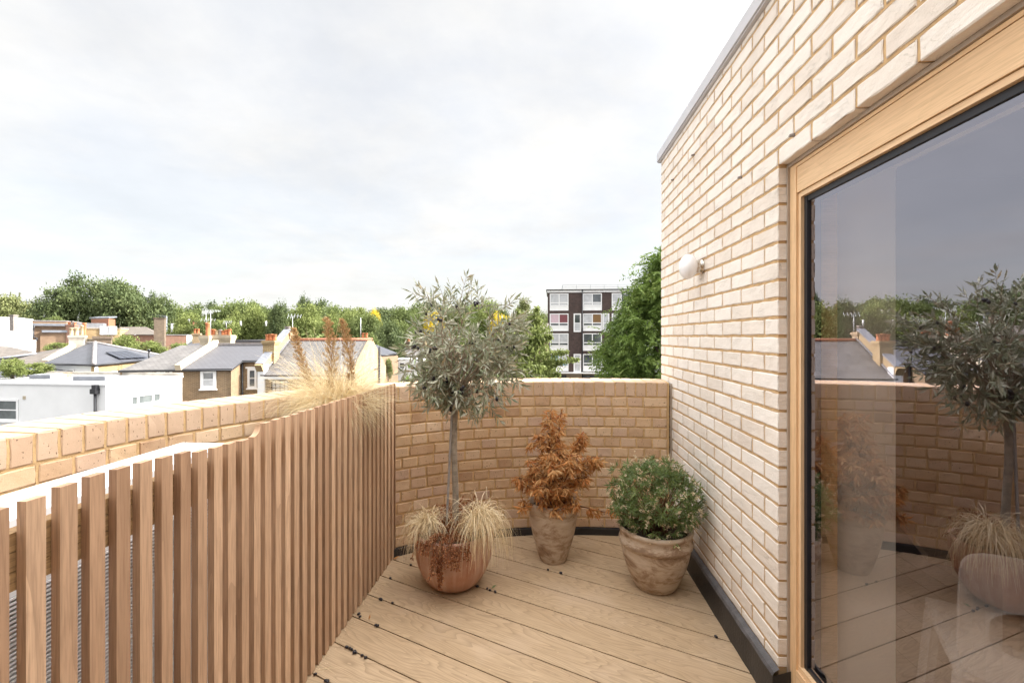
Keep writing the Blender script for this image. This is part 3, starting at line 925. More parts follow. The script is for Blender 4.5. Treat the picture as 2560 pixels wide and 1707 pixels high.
# ------------------------------------------------------------------ olive tree
tree = thing('olive_tree', 'small standard olive tree with grey green leaves and black olives', 'olive tree', C1 + Vector((0, 0, .28)))
base = C1 + Vector((.0, .0, .27)); top = Vector((-.335, 2.69, 1.13))
mb = MB()
trunk_pts = [base.lerp(top, t) + Vector((.006 * math.sin(t * 7), .005 * math.cos(t * 5), 0)) for t in np.linspace(0, 1, 14)]
mb.tube(trunk_pts, [.020 - .004 * t for t in np.linspace(0, 1, 14)], 10)
obj('trunk', mb, M['bark'], tree)
twigs = MB(); LP = []; LD = []; fruit_at = []
CC = Vector((-.262, 2.69, 1.43))
def twig(p, d, L, r, lev):
    n = max(3, int(L / .03)); pts = [p.copy()]; dd = d.normalized(); q = p.copy()
    for k in range(n):
        dd = (dd + Vector([random.gauss(0, .13) for _ in range(3)]) + Vector((0, 0, .03 if lev < 2 else -.01))).normalized()
        q = q + dd * (L / n); pts.append(q.copy())
    twigs.tube(pts, [r * (1 - .65 * k / n) for k in range(n + 1)], 5 if lev < 2 else 4, random.random(), 0, False)
    if lev >= 1:
        m = int(L / (.021 if lev == 2 else .034)); az = random.uniform(0, 6.28)
        for k in range(m):
            t = (k + .6) / m
            if lev == 1 and t < .45: continue
            i = min(int(t * n), n - 1); pos = pts[i].lerp(pts[i + 1], t * n - i); ax = (pts[i + 1] - pts[i]).normalized()
            x = ax.cross(Vector((random.gauss(0, 1), random.gauss(0, 1), random.gauss(0, 1)))).normalized()
            for sgn in (1, -1):
                if random.random() < .12: continue
                LP.append(pos); LD.append((ax * random.uniform(.35, .95) + x * sgn * random.uniform(.5, 1) + Vector((0, 0, random.uniform(-.25, .15)))))
        LP.append(pts[-1]); LD.append(dd)
        if random.random() < .33: fruit_at.append(pts[max(1, n // 2)])
    return pts
for k in range(23):
    # limbs fan from the head of the trunk to points spread through the crown
    while True:
        v = Vector([random.uniform(-1, 1) for _ in range(3)])
        if .25 < v.length < 1: break
    v.z = v.z * .8 + .1
    tgt = CC + Vector((v.x * .36, v.y * .31, v.z * .27))
    st = trunk_pts[-1 - random.randint(0, 1)]
    L = (tgt - st).length
    pts = twig(st, (tgt - st).normalized() + Vector((0, 0, .25)), L, .0062, 0)
    for j in range(7):
        i = random.randint(len(pts) // 3, len(pts) - 1); pos = pts[i]
        d = (pos - (CC + Vector((0, 0, -.12)))).normalized() + Vector([random.gauss(0, .65) for _ in range(3)])
        p2 = twig(pos, d, random.uniform(.10, .19), .003, 1)
        for q in range(3):
            i2 = random.randint(1, len(p2) - 1)
            d2 = (p2[i2] - CC).normalized() * .8 + Vector([random.gauss(0, .7) for _ in range(3)])
            twig(p2[i2], d2, random.uniform(.05, .11), .0018, 2)
for x, y, z, L in ((-.315, 2.69, 1.66, .17), (-.28, 2.66, 1.64, .15), (-.20, 2.7, 1.62, .15), (-.52, 2.7, 1.56, .17), (-.24, 2.72, 1.64, .12), (-.36, 2.68, 1.64, .13), (-.43, 2.7, 1.6, .11)):
    twig(Vector((x, y, z)), Vector((random.uniform(-.15, .15), 0, 1)), L, .0022, 2)
for x, z, dx, L in ((-.53, 1.36, -1, .12), (-.48, 1.28, -1, .16), (-.02, 1.28, 1, .15), (-.05, 1.22, .8, .13), (-.48, 1.22, -.9, .13), (-.1, 1.17, .6, .12), (-.4, 1.12, -.7, .10), (-.14, 1.12, .5, .09), (-.45, 1.10, -.3, .07)):
    twig(Vector((x, 2.66, z)), Vector((dx, -.1, -.35)), L, .0025, 2)
for px, py in ((1105, 1010), (1125, 1022), (1110, 1005), (1098, 1012)):   # the small shoot low on the trunk
    a = top + Vector((-.002, -.01, -.07)); b = AT(px, py, 2.66)
    twig(a, b - a, (b - a).length, .0018, 2)
obj('branches', twigs, M['twig'], tree)
LP = np.array([tuple(p) for p in LP]); LD = np.array([tuple(p) for p in LD]); n = len(LP)
lv = lance(LP, LD, rng.uniform(.042, .074, n), rng.uniform(.0105, .0165, n), .25, -.06)
rr = np.clip(rng.beta(2, 2.6, n), 0, 1); rr[rng.random(n) < .07] = 1.0
me = np_mesh('leaves', lv, 3, M['olive_leaf'], np.repeat(rr, 4)); me.transform(Matrix.Translation(-tree.location)); obj('leaves', me, None, tree)
mbf = MB(); mbf.ball((0, 0, 0), .0088, .0088, .012, 10)
fm = mesh_of('olive_fruit', mbf, M['olive_fruit'])
fruit_at = [p + Vector((0, -.03, 0)) for p in fruit_at if p.y < CC.y - .02 or (p - CC).length > .25]; random.shuffle(fruit_at); nf = 0
for p in fruit_at:
    if nf >= 78: break
    for q in range(random.choice((1, 1, 2, 3))):
        if nf >= 78: break
        o = bpy.data.objects.new('olive_fruit', fm); COL.objects.link(o); o.parent = tree
        o.location = p + Vector((random.gauss(0, .010), random.gauss(0, .010), -.012 - random.random() * .016)) - tree.location
        s = random.uniform(.85, 1.15); o.scale = (s, s, s); o.rotation_euler = (random.uniform(-.5, .5), random.uniform(-.5, .5), 0); nf += 1
# stake and tie
mb = MB(); a = Vector((-.392, 2.685, .27)); b = Vector((-.352, 2.675, 1.10)); mb.tube([a.lerp(b, t) for t in np.linspace(0, 1, 8)], .0075, 8)
tag(obj('plant_stake', mb, M['stake'], None, tuple(a)), 'thin grey stake leaning against the olive trunk', 'plant stake')
mb = MB(); cz = 1.11
mb.tube([Vector((-.345 + .032 * math.cos(t) - .006, 2.684 + .026 * math.sin(t), cz + .004 * math.sin(2 * t))) for t in np.linspace(0, 2 * PI, 22)], .0028, 6)
mb.bar(Vector((-.372, 2.655, 1.107)), Vector((-.345, 2.653, 1.104)), .004, .012)
tag(obj('plant_tie', mb, M['blue_tie'], None, (-.345, 2.68, 1.11)), 'light blue plastic tie round the olive trunk and its stake', 'plant tie')

# ------------------------------------------------------------------ pale grass tufts and dead fern in the bowl
def shift(me, loc): me.transform(Matrix.Translation(-Vector(loc)))
def tuft(c, n, Lr, label, lean, droop=(1.2, 2.2), Wr=(.0026, .0048)):
    P = np.array(c) + rng.normal(size=(n, 3)) * np.array([.022, .022, .004])
    az = rng.uniform(0, 2 * PI, n); el = rng.uniform(.45, 1.5, n)
    D = np.stack([np.cos(az) * np.cos(el), np.sin(az) * np.cos(el), np.sin(el)], 1) + np.array(lean)
    V = ribbons(P, D, rng.uniform(*Lr, n), rng.uniform(*Wr, n), rng.uniform(*droop, n), 7, .085)
    me = np_mesh('grass_tuft', V, 4, M['straw'], np.repeat(rng.random(n), 7)); shift(me, c)
    return tag(obj('grass_tuft', me, None, None, c), label, 'grass tuft')
tuft((-.485, 2.62, .365), 450, (.14, .30), 'smaller straw coloured grass tuft at the slat side of the bowl', (-.22, -.22, .25))
tuft((-.195, 2.61, .385), 620, (.17, .39), 'bigger straw coloured grass tuft spilling down the bowl towards the dead shrub', (.30, -.25, .25))
fP = []; fD = []; fr = []
stem = MB()
def frond(p, d, L, droop, w):
    n = int(L / .006); q = Vector(p); dd = Vector(d).normalized(); pts = [q.copy()]
    for k in range(n):
        dd = (dd + Vector((random.gauss(0, .10), random.gauss(0, .10), -droop * .045 + random.gauss(0, .08)))).normalized()
        q = q + dd * (L / n)
        rel = q - C1; rad = math.hypot(rel.x, rel.y)      # keep outside the bowl
        if q.z < .335 and rad < .245:
            k_ = random.uniform(.247, .262) / max(rad, 1e-3)
            if rad > .19: q = Vector((C1.x + rel.x * k_, C1.y + rel.y * k_, q.z))
            else: q.z = .335
        pts.append(q.copy())
        for s in (1, -1):
            x = dd.cross(Vector((random.gauss(0, 1), random.gauss(0, 1), random.gauss(0, 1)))).normalized()
            fP.append(tuple(q)); fD.append(tuple(x + dd * .6)); fr.append(random.random())
    stem.tube(pts[::2] if len(pts) > 6 else pts, .0011, 4, .3, 0, False)
for k in range(120):
    a = random.uniform(0, 2 * PI); r = random.uniform(.02, .17)
    p = C1 + Vector((r * math.cos(a), r * math.sin(a), .31))
    frond(p, (random.gauss(0, .6), random.gauss(0, .6), 1), random.uniform(.05, .12), 2.0, 1)
for k in range(30):
    p = C1 + Vector((random.uniform(-.06, .12), random.uniform(.02, .15), .33)); frond(p, (random.gauss(0, .4), random.gauss(0, .3), 1), random.uniform(.10, .18), 1.3, 1)
for a0, cnt_, Lm in ((-2.2, 5, .11), (-2.02, 6, .08), (-1.74, 12, .20), (-1.76, 3, .30), (-1.52, 11, .16), (-1.25, 7, .09), (-1.9, 8, .08)):
    for k in range(cnt_):
        a = a0 + random.gauss(0, .075); r = random.uniform(.12, .20)
        p = C1 + Vector((r * math.cos(a), r * math.sin(a), .335 + random.uniform(0, .02))); frond(p, (math.cos(a) + random.gauss(0, .2), math.sin(a) + random.gauss(0, .2), random.uniform(.2, .8)), Lm * random.uniform(.55, 1.1) + .04, 3.2, 1)
n = len(fP); V = lance(np.array(fP), np.array(fD), rng.uniform(.008, .019, n), rng.uniform(.005, .010, n), .5, -.3)
fern = thing('dead_fern', 'curled red brown dead fern hanging over the front of the terracotta bowl', 'fern', C1 + Vector((0, 0, .29)))
me = np_mesh('fronds', V, 3, M['fern'], np.repeat(np.array(fr), 4)); shift(me, fern.location); obj('fronds', me, None, fern)
obj('stems', stem, M['dead_twig'], fern)

# ------------------------------------------------------------------ shrubs
def whorls(cent, dirs, nleaf, L, W, spread, droop):
    P = []; D = []; R = []
    for c, d in zip(cent, dirs):
        d = Vector(d).normalized(); x = d.cross(Vector((.3, .2, .9))).normalized(); y = d.cross(x)
        r0 = random.random(); ph = random.uniform(0, 6.28); m = random.randint(*nleaf)
        for k in range(m):
            a = ph + 2.39996 * k; s = random.uniform(*spread)
            v = d * math.cos(s) + (x * math.cos(a) + y * math.sin(a)) * math.sin(s) + Vector((0, 0, -random.uniform(*droop)))
            P.append(tuple(Vector(c) - d * random.uniform(0, .012))); D.append(tuple(v)); R.append(min(1, max(0, r0 * .7 + random.random() * .45 - .08)))
    P = np.array(P); D = np.array(D); n = len(P)
    return lance(P, D, rng.uniform(*L, n), rng.uniform(*W, n), .22, -.05), np.repeat(np.array(R), 4)

shrub = thing('dead_shrub', 'dead pieris like shrub with drooping orange brown leaves in the tall pot', 'shrub', C2 + Vector((0, 0, .35)))
shrub['label'] = 'dead upright shrub with drooping orange brown leaves in the tall pot'
cent = []; dirs = []; stems = MB()
b0 = C2 + Vector((0, 0, .34))
def spray(tip, nw, rad, zlo):
    nw = int(nw * 1.9)
    tip = Vector(tip); mid = b0.lerp(tip, .5) + Vector((random.gauss(0, .015), random.gauss(0, .015), .02))
    pts = [b0, b0.lerp(mid, .5), mid, mid.lerp(tip, .5) + Vector((random.gauss(0, .01), random.gauss(0, .01), 0)), tip]
    stems.tube(pts, [.005, .0045, .004, .003, .0018], 5)
    for k in range(nw):
        t = random.uniform(zlo, 1.0); i = min(int(t * 4), 3); p = pts[i].lerp(pts[i + 1], t * 4 - i)
        off = Vector([random.gauss(0, 1) for _ in range(3)]); off.z = abs(off.z) * .4; q = p + off * rad * random.uniform(.4, 1.15) * (1.2 - .6 * t)
        if k: stems.tube([p, p.lerp(q, .5) + Vector((0, 0, .008)), q], [.002, .0016, .0012], 4)
        cent.append(tuple(q)); dirs.append(tuple((q - b0).normalized() * .5 + off.normalized() * .5 + Vector((0, 0, .3))))
    cent.append(tuple(tip)); dirs.append((0, 0, 1))
spray(AT(1378, 1025, 2.96), 15, .030, .55); spray(AT(1402, 1030, 2.99), 12, .028, .55)
spray(AT(1456, 1082, 2.98), 20, .045, .5); spray(AT(1345, 1085, 2.98), 16, .045, .5)
spray(AT(1400, 1075, 2.92), 16, .05, .5); spray(AT(1320, 1150, 2.92), 18, .05, .4); spray(AT(1480, 1140, 2.95), 12, .045, .5)
spray(AT(1370, 1130, 2.84), 22, .06, .4); spray(AT(1430, 1140, 2.84), 20, .06, .4)
spray(AT(1300, 1195, 2.95), 16, .05, .4); spray(AT(1470, 1190, 2.95), 14, .05, .35); spray(AT(1410, 1180, 3.14), 12, .06, .4)
spray(AT(1340, 1215, 2.80), 18, .05, .35); spray(AT(1420, 1220, 2.78), 20, .055, .35); spray(AT(1385, 1170, 2.78), 16, .05, .4)
spray(AT(1303, 1268, 2.85), 6, .03, .7); spray(AT(1390, 1280, 2.78), 10, .04, .6); spray(AT(1500, 1150, 2.97), 7, .03, .75); spray(AT(1440, 1262, 2.82), 9, .04, .5)
# the long low branch that reaches to the next pot
tip = AT(1535, 1285, 2.88); pts = [b0, b0.lerp(tip, .4) + Vector((0, 0, .03)), b0.lerp(tip, .75) + Vector((0, 0, .012)), tip]
stems.tube(pts, [.005, .004, .003, .002], 5)
for k in range(13):
    t = random.uniform(.55, 1); q = b0.lerp(tip, t) + Vector((random.gauss(0, .012), random.gauss(0, .012), .01 + random.gauss(0, .01))); cent.append(tuple(q)); dirs.append((.3, random.gauss(0, .5), random.gauss(0, .5)))
V, R = whorls(cent, dirs, (6, 11), (.032, .066), (.008, .0155), (.3, 1.5), (.5, 1.6))
me = np_mesh('leaves', V, 3, M['dead_leaf'], R); shift(me, shrub.location); obj('leaves', me, None, shrub)
obj('stems', stems, M['dead_twig'], shrub)

gs = thing('green_shrub', 'round leafy green shrub with dried cream flowers in the squat pot', 'shrub', C3 + Vector((0, 0, .32)))
cent = []; dirs = []; stems = MB(); b0 = C3 + Vector((0, 0, .31)); GC = C3 + Vector((-.005, -.01, .52))
fc = []
for k in range(700):
    v = Vector([random.gauss(0, 1) for _ in range(3)]).normalized()
    if v.z < -.8: continue
    f = random.uniform(.55, 1.0) ** .5
    lump = 1 + .34 * mnoise.noise(v * 2.9) + random.gauss(0, .05)
    q = GC + Vector((v.x * .245, v.y * .235, v.z * .215)) * f * lump
    if (q - W0).dot(WN) < .02: q += WN * (.02 - (q - W0).dot(WN))
    cent.append(tuple(q)); dirs.append(tuple(v + Vector((0, 0, .25))))
    if k % 9 == 0:
        m = b0.lerp(q, .5) + Vector((random.gauss(0, .01), random.gauss(0, .01), .02)); stems.tube([b0 + Vector((random.gauss(0, .03), random.gauss(0, .03), 0)), m, q], [.004, .0028, .0015], 4)
    if random.random() < .38 and f > .84: fc.append(q + v * .018)
V, R = whorls(cent, dirs, (9, 14), (.026, .052), (.0045, .0085), (.45, 1.5), (0, .25))
me = np_mesh('leaves', V, 3, M['green_leaf'], R); shift(me, gs.location); obj('leaves', me, None, gs)
obj('stems', stems, M['dead_twig'], gs)
fcent = []; fd = []
for q in fc:
    for j in range(random.randint(2, 5)):
        fcent.append(tuple(q + Vector([random.gauss(0, .012) for _ in range(3)]))); fd.append(tuple(Vector([random.gauss(0, .6) for _ in range(3)]) + Vector((0, 0, .7))))
V, R = whorls(fcent, fd, (4, 6), (.008, .017), (.0045, .008), (.4, 1.4), (0, .4))
me = np_mesh('flowers', V, 3, M['cream_flower'], R); shift(me, gs.location); obj('flowers', me, None, gs)

# ------------------------------------------------------------------ feathery grass in the trough
fg = thing('feather_grass', 'big clump of blond feathery grass with three tawny plumes behind the slats', 'grass clump', PC + Vector((0, 0, .9)))
n = 4600
P = np.array(PC + Vector((.03, .03, 1.04))) + rng.normal(size=(n, 3)) * np.array([.05, .05, .015])
az = rng.uniform(0, 2 * PI, n); el = np.arcsin(np.clip(rng.beta(2.2, 1.9, n), 0, 1))
D = np.stack([np.cos(az) * np.cos(el), np.sin(az) * np.cos(el), np.sin(el)], 1)
D = D + np.array([.05, .02, .12])
V = ribbons(P, D, rng.uniform(.20, .52, n) * (1 - .22 * (D[:, 0] > .3)), rng.uniform(.0016, .0032, n), rng.uniform(.1, 1.1, n) * (1.1 - .5 * np.sin(el)), 7, .02)
me = np_mesh('blades', V, 4, M['straw_gold'], np.repeat(rng.random(n), 7)); shift(me, fg.location); obj('blades', me, None, fg)
for (tx, ty), (bx, by), w in (((736, 822), (790, 985), 15), ((818, 798), (829, 985), 21), ((855, 800), (880, 960), 17)):
    a = AT(bx, by, 2.56); b = AT(tx, ty, 2.56); P = []; D = []; R = []
    L = (b - a).length; ax = (b - a).normalized(); wd = w / F * 2.56
    bend = Vector((-.02 if tx < 780 else .012, 0, 0))
    side = ax.cross(Vector((0, 1, .1))).normalized(); fwd = side.cross(ax)
    for k in range(64):
        t = .04 + .96 * (k / 64); az = k * 2.4 + random.gauss(0, .3)
        env = (.30 + .70 * min(1, t * 2.6)) * (1 - t) ** .55 + .10
        c = a.lerp(b, t) + bend * math.sin(t * PI); o_ = side * math.cos(az) + fwd * math.sin(az)
        bl = wd * env * random.uniform(.7, 1.35); bd = (ax * 1.3 + o_ * .8).normalized(); tip_ = c + o_ * bl + ax * bl * 1.5
        for q in range(36):
            f = random.random() ** .8; p = c.lerp(tip_, f) + Vector((0, 0, -.010 * f * f))
            P.append(tuple(p + Vector([random.gauss(0, .0025) for _ in range(3)]))); D.append(tuple(bd + Vector([random.gauss(0, .38) for _ in range(3)]))); R.append(random.random())
    m = len(P); V = lance(np.array(P), np.array(D), rng.uniform(.010, .022, m), rng.uniform(.0022, .0042, m), .2)
    me = np_mesh('plume', V, 3, M['plume'], np.repeat(np.array(R), 4)); shift(me, fg.location); pl = obj('plume', me, None, fg)
    mb = MB(); mb.tube([PC + Vector((.03, .02, 1.0)), a.lerp(PC + Vector((0, 0, 1.02)), .45), a, a.lerp(b, .5) + bend, b], [.003, .0028, .0025, .002, .001], 5)
    obj('stalk', mb, M['plume'], pl)
mb = MB(); mb.tube([AT(825, 960, 2.55), AT(838, 850, 2.55), AT(849, 798, 2.55)], .0012, 4); obj('stalk', mb, M['straw_gold'], fg)

# ------------------------------------------------------------------ small things on the deck
def dk(px, py, z=0.0):
    Y = F * (EYE - z) / (py - HZ)
    return Vector(((px - 1280) / F * Y, Y, z))
spots = [(1027, 1411), (976, 1444), (951, 1496), (981, 1506), (939, 1561), (944, 1563), (897, 1533), (900, 1540), (867, 1616), (875, 1619), (880, 1622), (886, 1628), (890, 1630), (905, 1637), (914, 1642), (788, 1684), (814, 1700), (819, 1702), (1218, 1470), (1225, 1474), (1238, 1478), (1402, 1431), (1193, 1464), (1370, 1423), (953, 1497), (1830, 1528), (1790, 1590)]
for k, (px, py) in enumerate(spots):
    p = dk(px, py, .008)
    o = bpy.data.objects.new('fallen_olive', fm); COL.objects.link(o); o.location = p; s = random.uniform(.65, .95)
    o.scale = (s, s, s); o.rotation_euler = (PI / 2 + random.uniform(-.3, .3), 0, random.uniform(0, 6))
    tag(o, 'small black fallen olive lying on the tan deck boards', 'olive', 'fallen olives on the deck')
for (px, py), mt, L, lab, az in (((1229, 1470), 'green_leaf', .035, 'narrow green leaf lying beside the terracotta bowl', .7), ((982, 1397), 'dead_leaf', .045, 'curled tan dead leaf at the far foot of the slats', .2), ((922, 1548), 'dead_leaf', .028, 'small brown leaf standing in a deck gap near the slats', 1.6)):
    p = dk(px, py, .004); P = np.array([tuple(p)]); V = lance(P, np.array([[math.cos(az), math.sin(az), .35]]), .001 + L, L * .4, .2, -.1)
    me = np_mesh('fallen_leaf', V, 3, M[mt], np.full(4, .6)); shift(me, p)
    tag(obj('fallen_leaf', me, None, None, p), lab, 'leaf')
P = []; 
for k in range(120):
    a = random.uniform(1150, 1800); b = random.uniform(1395, 1690); p = dk(a, b, .002); P.append(tuple(p))
for k in range(60):
    y = random.uniform(1.9, 2.9); q = sp(y, random.uniform(.005, .05), .002); P.append(tuple(q))
P = np.array(P); n = len(P); D = rng.normal(size=(n, 3)) * np.array([1, 1, .1])
V = lance(P, D, rng.uniform(.003, .010, n), rng.uniform(.0015, .004, n), .1)
tag(obj('fallen_petals', np_mesh('fallen_petals', V, 3, M['cream_flower'], np.repeat(rng.random(n), 4)), None), 'scattered pale dried petals on the deck boards', 'petals', None, 'stuff')
P = np.array([tuple(sp(random.uniform(1.9, 2.75), random.uniform(.005, .05), .003)) for _ in range(26)]); n = len(P)
V = ribbons(P, rng.normal(size=(n, 3)) * np.array([1, 1, .12]), rng.uniform(.03, .13, n), .0018, .05, 4)
tag(obj('dry_grass_blades', np_mesh('dry_grass_blades', V, 4, M['straw'], np.repeat(rng.random(n), 4)), None), 'loose dry straw blades along the foot of the slats', 'dry grass', None, 'stuff')

# white stool at the bottom edge and the clear chair indoors
c = Vector((.70, 1.10, 0))
st = thing('round_stool', 'small round white stool at the foot of the window', 'stool', c)
mb = MB(); mb.lathe([(0, .425), (.17, .425), (.195, .43), (.20, .44), (.195, .45), (.18, .453), (0, .454)], c, 40); obj('seat', mb, M['white_metal'], st)
for k in range(3):
    a = k * 2.094 + .4; mb = MB(); mb.tube([c + Vector((.12 * math.cos(a), .12 * math.sin(a), .425)), c + Vector((.17 * math.cos(a), .17 * math.sin(a), 0))], [.014, .010], 8); obj('leg', mb, M['white_metal'], st)
m, nt, b, o = new_mat('clear_plastic')
b.inputs['Base Color'].default_value = (.80, .80, .84, 1); b.inputs['Roughness'].default_value = .12
trn = N_(nt, 'ShaderNodeBsdfTransparent'); ms = N_(nt, 'ShaderNodeMixShader'); ms.inputs[0].default_value = .28
nt.links.new(trn.outputs[0], ms.inputs[1]); nt.links.new(b.outputs[0], ms.inputs[2]); nt.links.new(ms.outputs[0], o.inputs['Surface'])
M['clear_plastic'] = m
ca = Vector((1.36, 1.385, .03)); cu = Vector((.84, -.54, 0)).normalized(); cv = Vector((.54, .84, 0)).normalized()   # along the back, away from us (into the room)
chair = thing('clear_chair', 'see through plastic chair standing behind the glass', 'chair', ca)
cpt = lambda a, d, z: ca + cu * a + cv * d + Vector((0, 0, z))
mb = MB()
def plate(ring, th):
    f = [cpt(a, -th / 2 - .10 * (z - .42), z) for a, z in ring]; bk = [p + cv * th for p in f]
    return f, bk
def sup(cx, cz, rx, rz, e, n=36):
    return [(cx + rx * math.copysign(abs(math.cos(t)) ** (2 / e), math.cos(t)), cz + rz * math.copysign(abs(math.sin(t)) ** (2 / e), math.sin(t))) for t in np.linspace(0, 2 * PI, n, endpoint=False)]
fo, bo = plate(sup(.22, .61, .22, .195, 7), .02); fi, bi = plate(sup(.22, .575, .155, .075, 3.2), .02); nn_ = len(fo)
for k in range(nn_):
    j = (k + 1) % nn_
    mb.face([fo[k], fo[j], fi[j], fi[k]]); mb.face([bo[j], bo[k], bi[k], bi[j]]); mb.face([fo[j], fo[k], bo[k], bo[j]]); mb.face([fi[k], fi[j], bi[j], bi[k]])
obj('backrest', mb, M['clear_plastic'], chair)
mb = MB(); mb.hexa([cpt(a, d, .40) for a, d in ((0, 0), (.44, 0), (.44, .42), (0, .42))] + [cpt(a, d, z) for a, d, z in ((0, 0, .42), (.44, 0, .42), (.44, .42, .44), (0, .42, .44))]); obj('seat', mb, M['clear_plastic'], chair)
for a, d in ((.02, .02), (.42, .02), (.02, .40), (.42, .40)):
    mb = MB(); mb.bar(cpt(a, d, .40), cpt(a + (a - .22) * .12, d + (d - .21) * .2, 0), .035); obj('leg', mb, M['clear_plastic'], chair)

ta = Vector((1.38, 1.50, .03)); tu = Vector((.88, -.47, 0)).normalized(); tv = Vector((.47, .88, 0)).normalized()
table = thing('dining_table', 'dark wooden table indoors just behind the glass', 'table', ta + tu * .8 + tv * .35)
tp = lambda a, d, z: ta + tu * a + tv * d + Vector((0, 0, z))
mb = MB(); mb.hexa([tp(a, d, .69) for a, d in ((0, 0), (1.6, 0), (1.6, .55), (0, .55))] + [tp(a, d, .715) for a, d in ((0, 0), (1.6, 0), (1.6, .55), (0, .55))], .5); obj('table_top', mb, M['dark_wood'], table)
for a, d in ((.25, .10), (1.4, .10), (.25, .45), (1.4, .45)):
    mb = MB(); mb.bar(tp(a, d, .69), tp(a, d, 0), .05); obj('leg', mb, M['dark_wood'], table)
# ------------------------------------------------------------------ the neighbourhood
P1 = lambda x, y: (x / 3.357, 650 + y / 3.357)
P2 = lambda x, y: (500 + x / 3.92, 650 + y / 3.92)
P3 = lambda x, y: (1000 + x / 3.357, 650 + y / 3.357)
UP = Vector((0, 0, 1))


def ray_plane(px, py, p, n):
    d = Vector(((px - 1280) / F, 1, (HZ - py) / F)); o = Vector((0, 0, EYE))
    return o + d * ((Vector(p) - o).dot(n) / d.dot(n))


class Facade:
    """A vertical wall plane; u runs to the right as seen from outside, n points outwards."""
    def __init__(s, p, u):
        s.p = Vector((p[0], p[1], 0)); s.u = Vector((u[0], u[1], 0)).normalized(); s.n = Vector((s.u.y, -s.u.x, 0))
    def P(s, u, z, d=0.0): return s.p + s.u * u + s.n * d + UP * z
    def uz(s, px, py):
        q = ray_plane(px, py, s.p, s.n); return (q - s.p).dot(s.u), q.z
    def rect(s, x0, y0, x1, y1):
        ym, xm = (y0 + y1) / 2, (x0 + x1) / 2
        return s.uz(x0, ym)[0], s.uz(x1, ym)[0], s.uz(xm, y1)[1], s.uz(xm, y0)[1]
    def box(s, mb, u0, u1, z0, z1, d0, d1, r=0., mi=0):
        mb.hexa([s.P(u0, z0, d1), s.P(u1, z0, d1), s.P(u1, z0, d0), s.P(u0, z0, d0), s.P(u0, z1, d1), s.P(u1, z1, d1), s.P(u1, z1, d0), s.P(u0, z1, d0)], r, mi)


def window(parent, fc, r, cols=1, rows=2, b=.07, bar=.045, frame='white_paint', panes='dark_glass', sill=True, fx=None, fz=None, lintel=0.0, panel=None, proud=.05, name='window'):
    """A window on facade fc: frame with bars, each frame carrying its panes; r = (u0,u1,z0,z1)."""
    u0, u1, z0, z1 = r; mb = MB()
    fc.box(mb, u0, u0 + b, z0, z1, -.01, proud); fc.box(mb, u1 - b, u1, z0, z1, -.01, proud)
    fc.box(mb, u0 + b, u1 - b, z1 - b, z1, -.01, proud); fc.box(mb, u0 + b, u1 - b, z0, z0 + b, -.01, proud)
    fx = fx or [k / cols for k in range(1, cols)]; fz = fz or [k / rows for k in range(1, rows)]
    for f in fx:
        c = u0 + (u1 - u0) * f; fc.box(mb, c - bar / 2, c + bar / 2, z0 + b, z1 - b, -.01, proud - .012)
    for f in fz:
        c = z0 + (z1 - z0) * f; fc.box(mb, u0 + b, u1 - b, c - bar / 2, c + bar / 2, -.01, proud - .016)
    if sill: fc.box(mb, u0 - .06, u1 + .06, z0 - .09, z0 - .002, -.01, proud + .07)
    if lintel: fc.box(mb, u0 - .12, u1 + .12, z1 + .002, z1 + lintel, -.01, proud + .01)
    w = obj(name, mb, M[frame], parent)
    if isinstance(panes, str): panes = [panes]
    xs = [0] + list(fx) + [1]; zs = [0] + list(fz) + [1]
    by = {}
    for i in range(len(xs) - 1):
        for j in range(len(zs) - 1):
            m = panes[(i + j * (len(xs) - 1)) % len(panes)]
            if panel and j == 0: m = panel
            by.setdefault(m, MB())
            g = by[m]
            fc.box(g, u0 + (u1 - u0) * xs[i], u0 + (u1 - u0) * xs[i + 1], z0 + (z1 - z0) * zs[j], z0 + (z1 - z0) * zs[j + 1], -.02, .012)
    for m, g in by.items():
        # keep only the front faces of the panes
        obj('panel' if m == panel else 'pane', g, M[m], w)
    return w


def chimney(parent, c, yaw, w, d, z0, z1, mat, cap=.12, pots=(), capmat=None, name='chimney'):
    """Brick or rendered stack with an oversailing head; pots: (offset along w, radius, height, material)."""
    ux = Vector((math.cos(yaw), math.sin(yaw), 0)); uy = Vector((-math.sin(yaw), math.cos(yaw), 0)); c = Vector((c[0], c[1], 0)); mb = MB()
    def bx(e, a, b_): mb.hexa([c + ux * sx * (w / 2 + e) + uy * sy * (d / 2 + e) + UP * z for z in (a, b_) for sx, sy in ((-1, -1), (1, -1), (1, 1), (-1, 1))])
    bx(0, z0, z1 - cap * 1.6); bx(.035, z1 - cap * 1.6, z1 - cap); bx(.07, z1 - cap, z1 - .03); bx(.03, z1 - .03, z1)
    ch = obj(name, mb, M[mat], parent)
    for off, r, h, m in pots:
        pb = MB(); pb.lathe([(0, 0), (r * 1.12, 0), (r * 1.05, .05), (r * .95, h * .5), (r, h * .86), (r * 1.16, h * .88), (r * 1.16, h), (r * .8, h), (r * .75, h * .6), (0, h * .6)], c + ux * off + UP * (z1 - .005), 14)
        obj('chimney_pot', pb, M[m], ch)
    return ch


def flat_block(parent, fc, u0, u1, depth, z1, wall, roofm='roof_felt', z0=GROUND, edge=.12, lip=.10, side=None):
    """Box house behind facade fc with a flat roof and raised edge."""
    mb = MB(); fc.box(mb, u0, u1, z0, z1, -depth, 0); w = obj('wall', mb, M[wall], parent)
    mb = MB(); fc.box(mb, u0 - lip, u1 + lip, z1 + .001, z1 + edge, -depth - lip, lip); obj('roof', mb, M[roofm], parent)


def px_x(px, Y): return (px - 1280) / F * Y
def px_z(py, Y): return EYE + (HZ - py) / F * Y


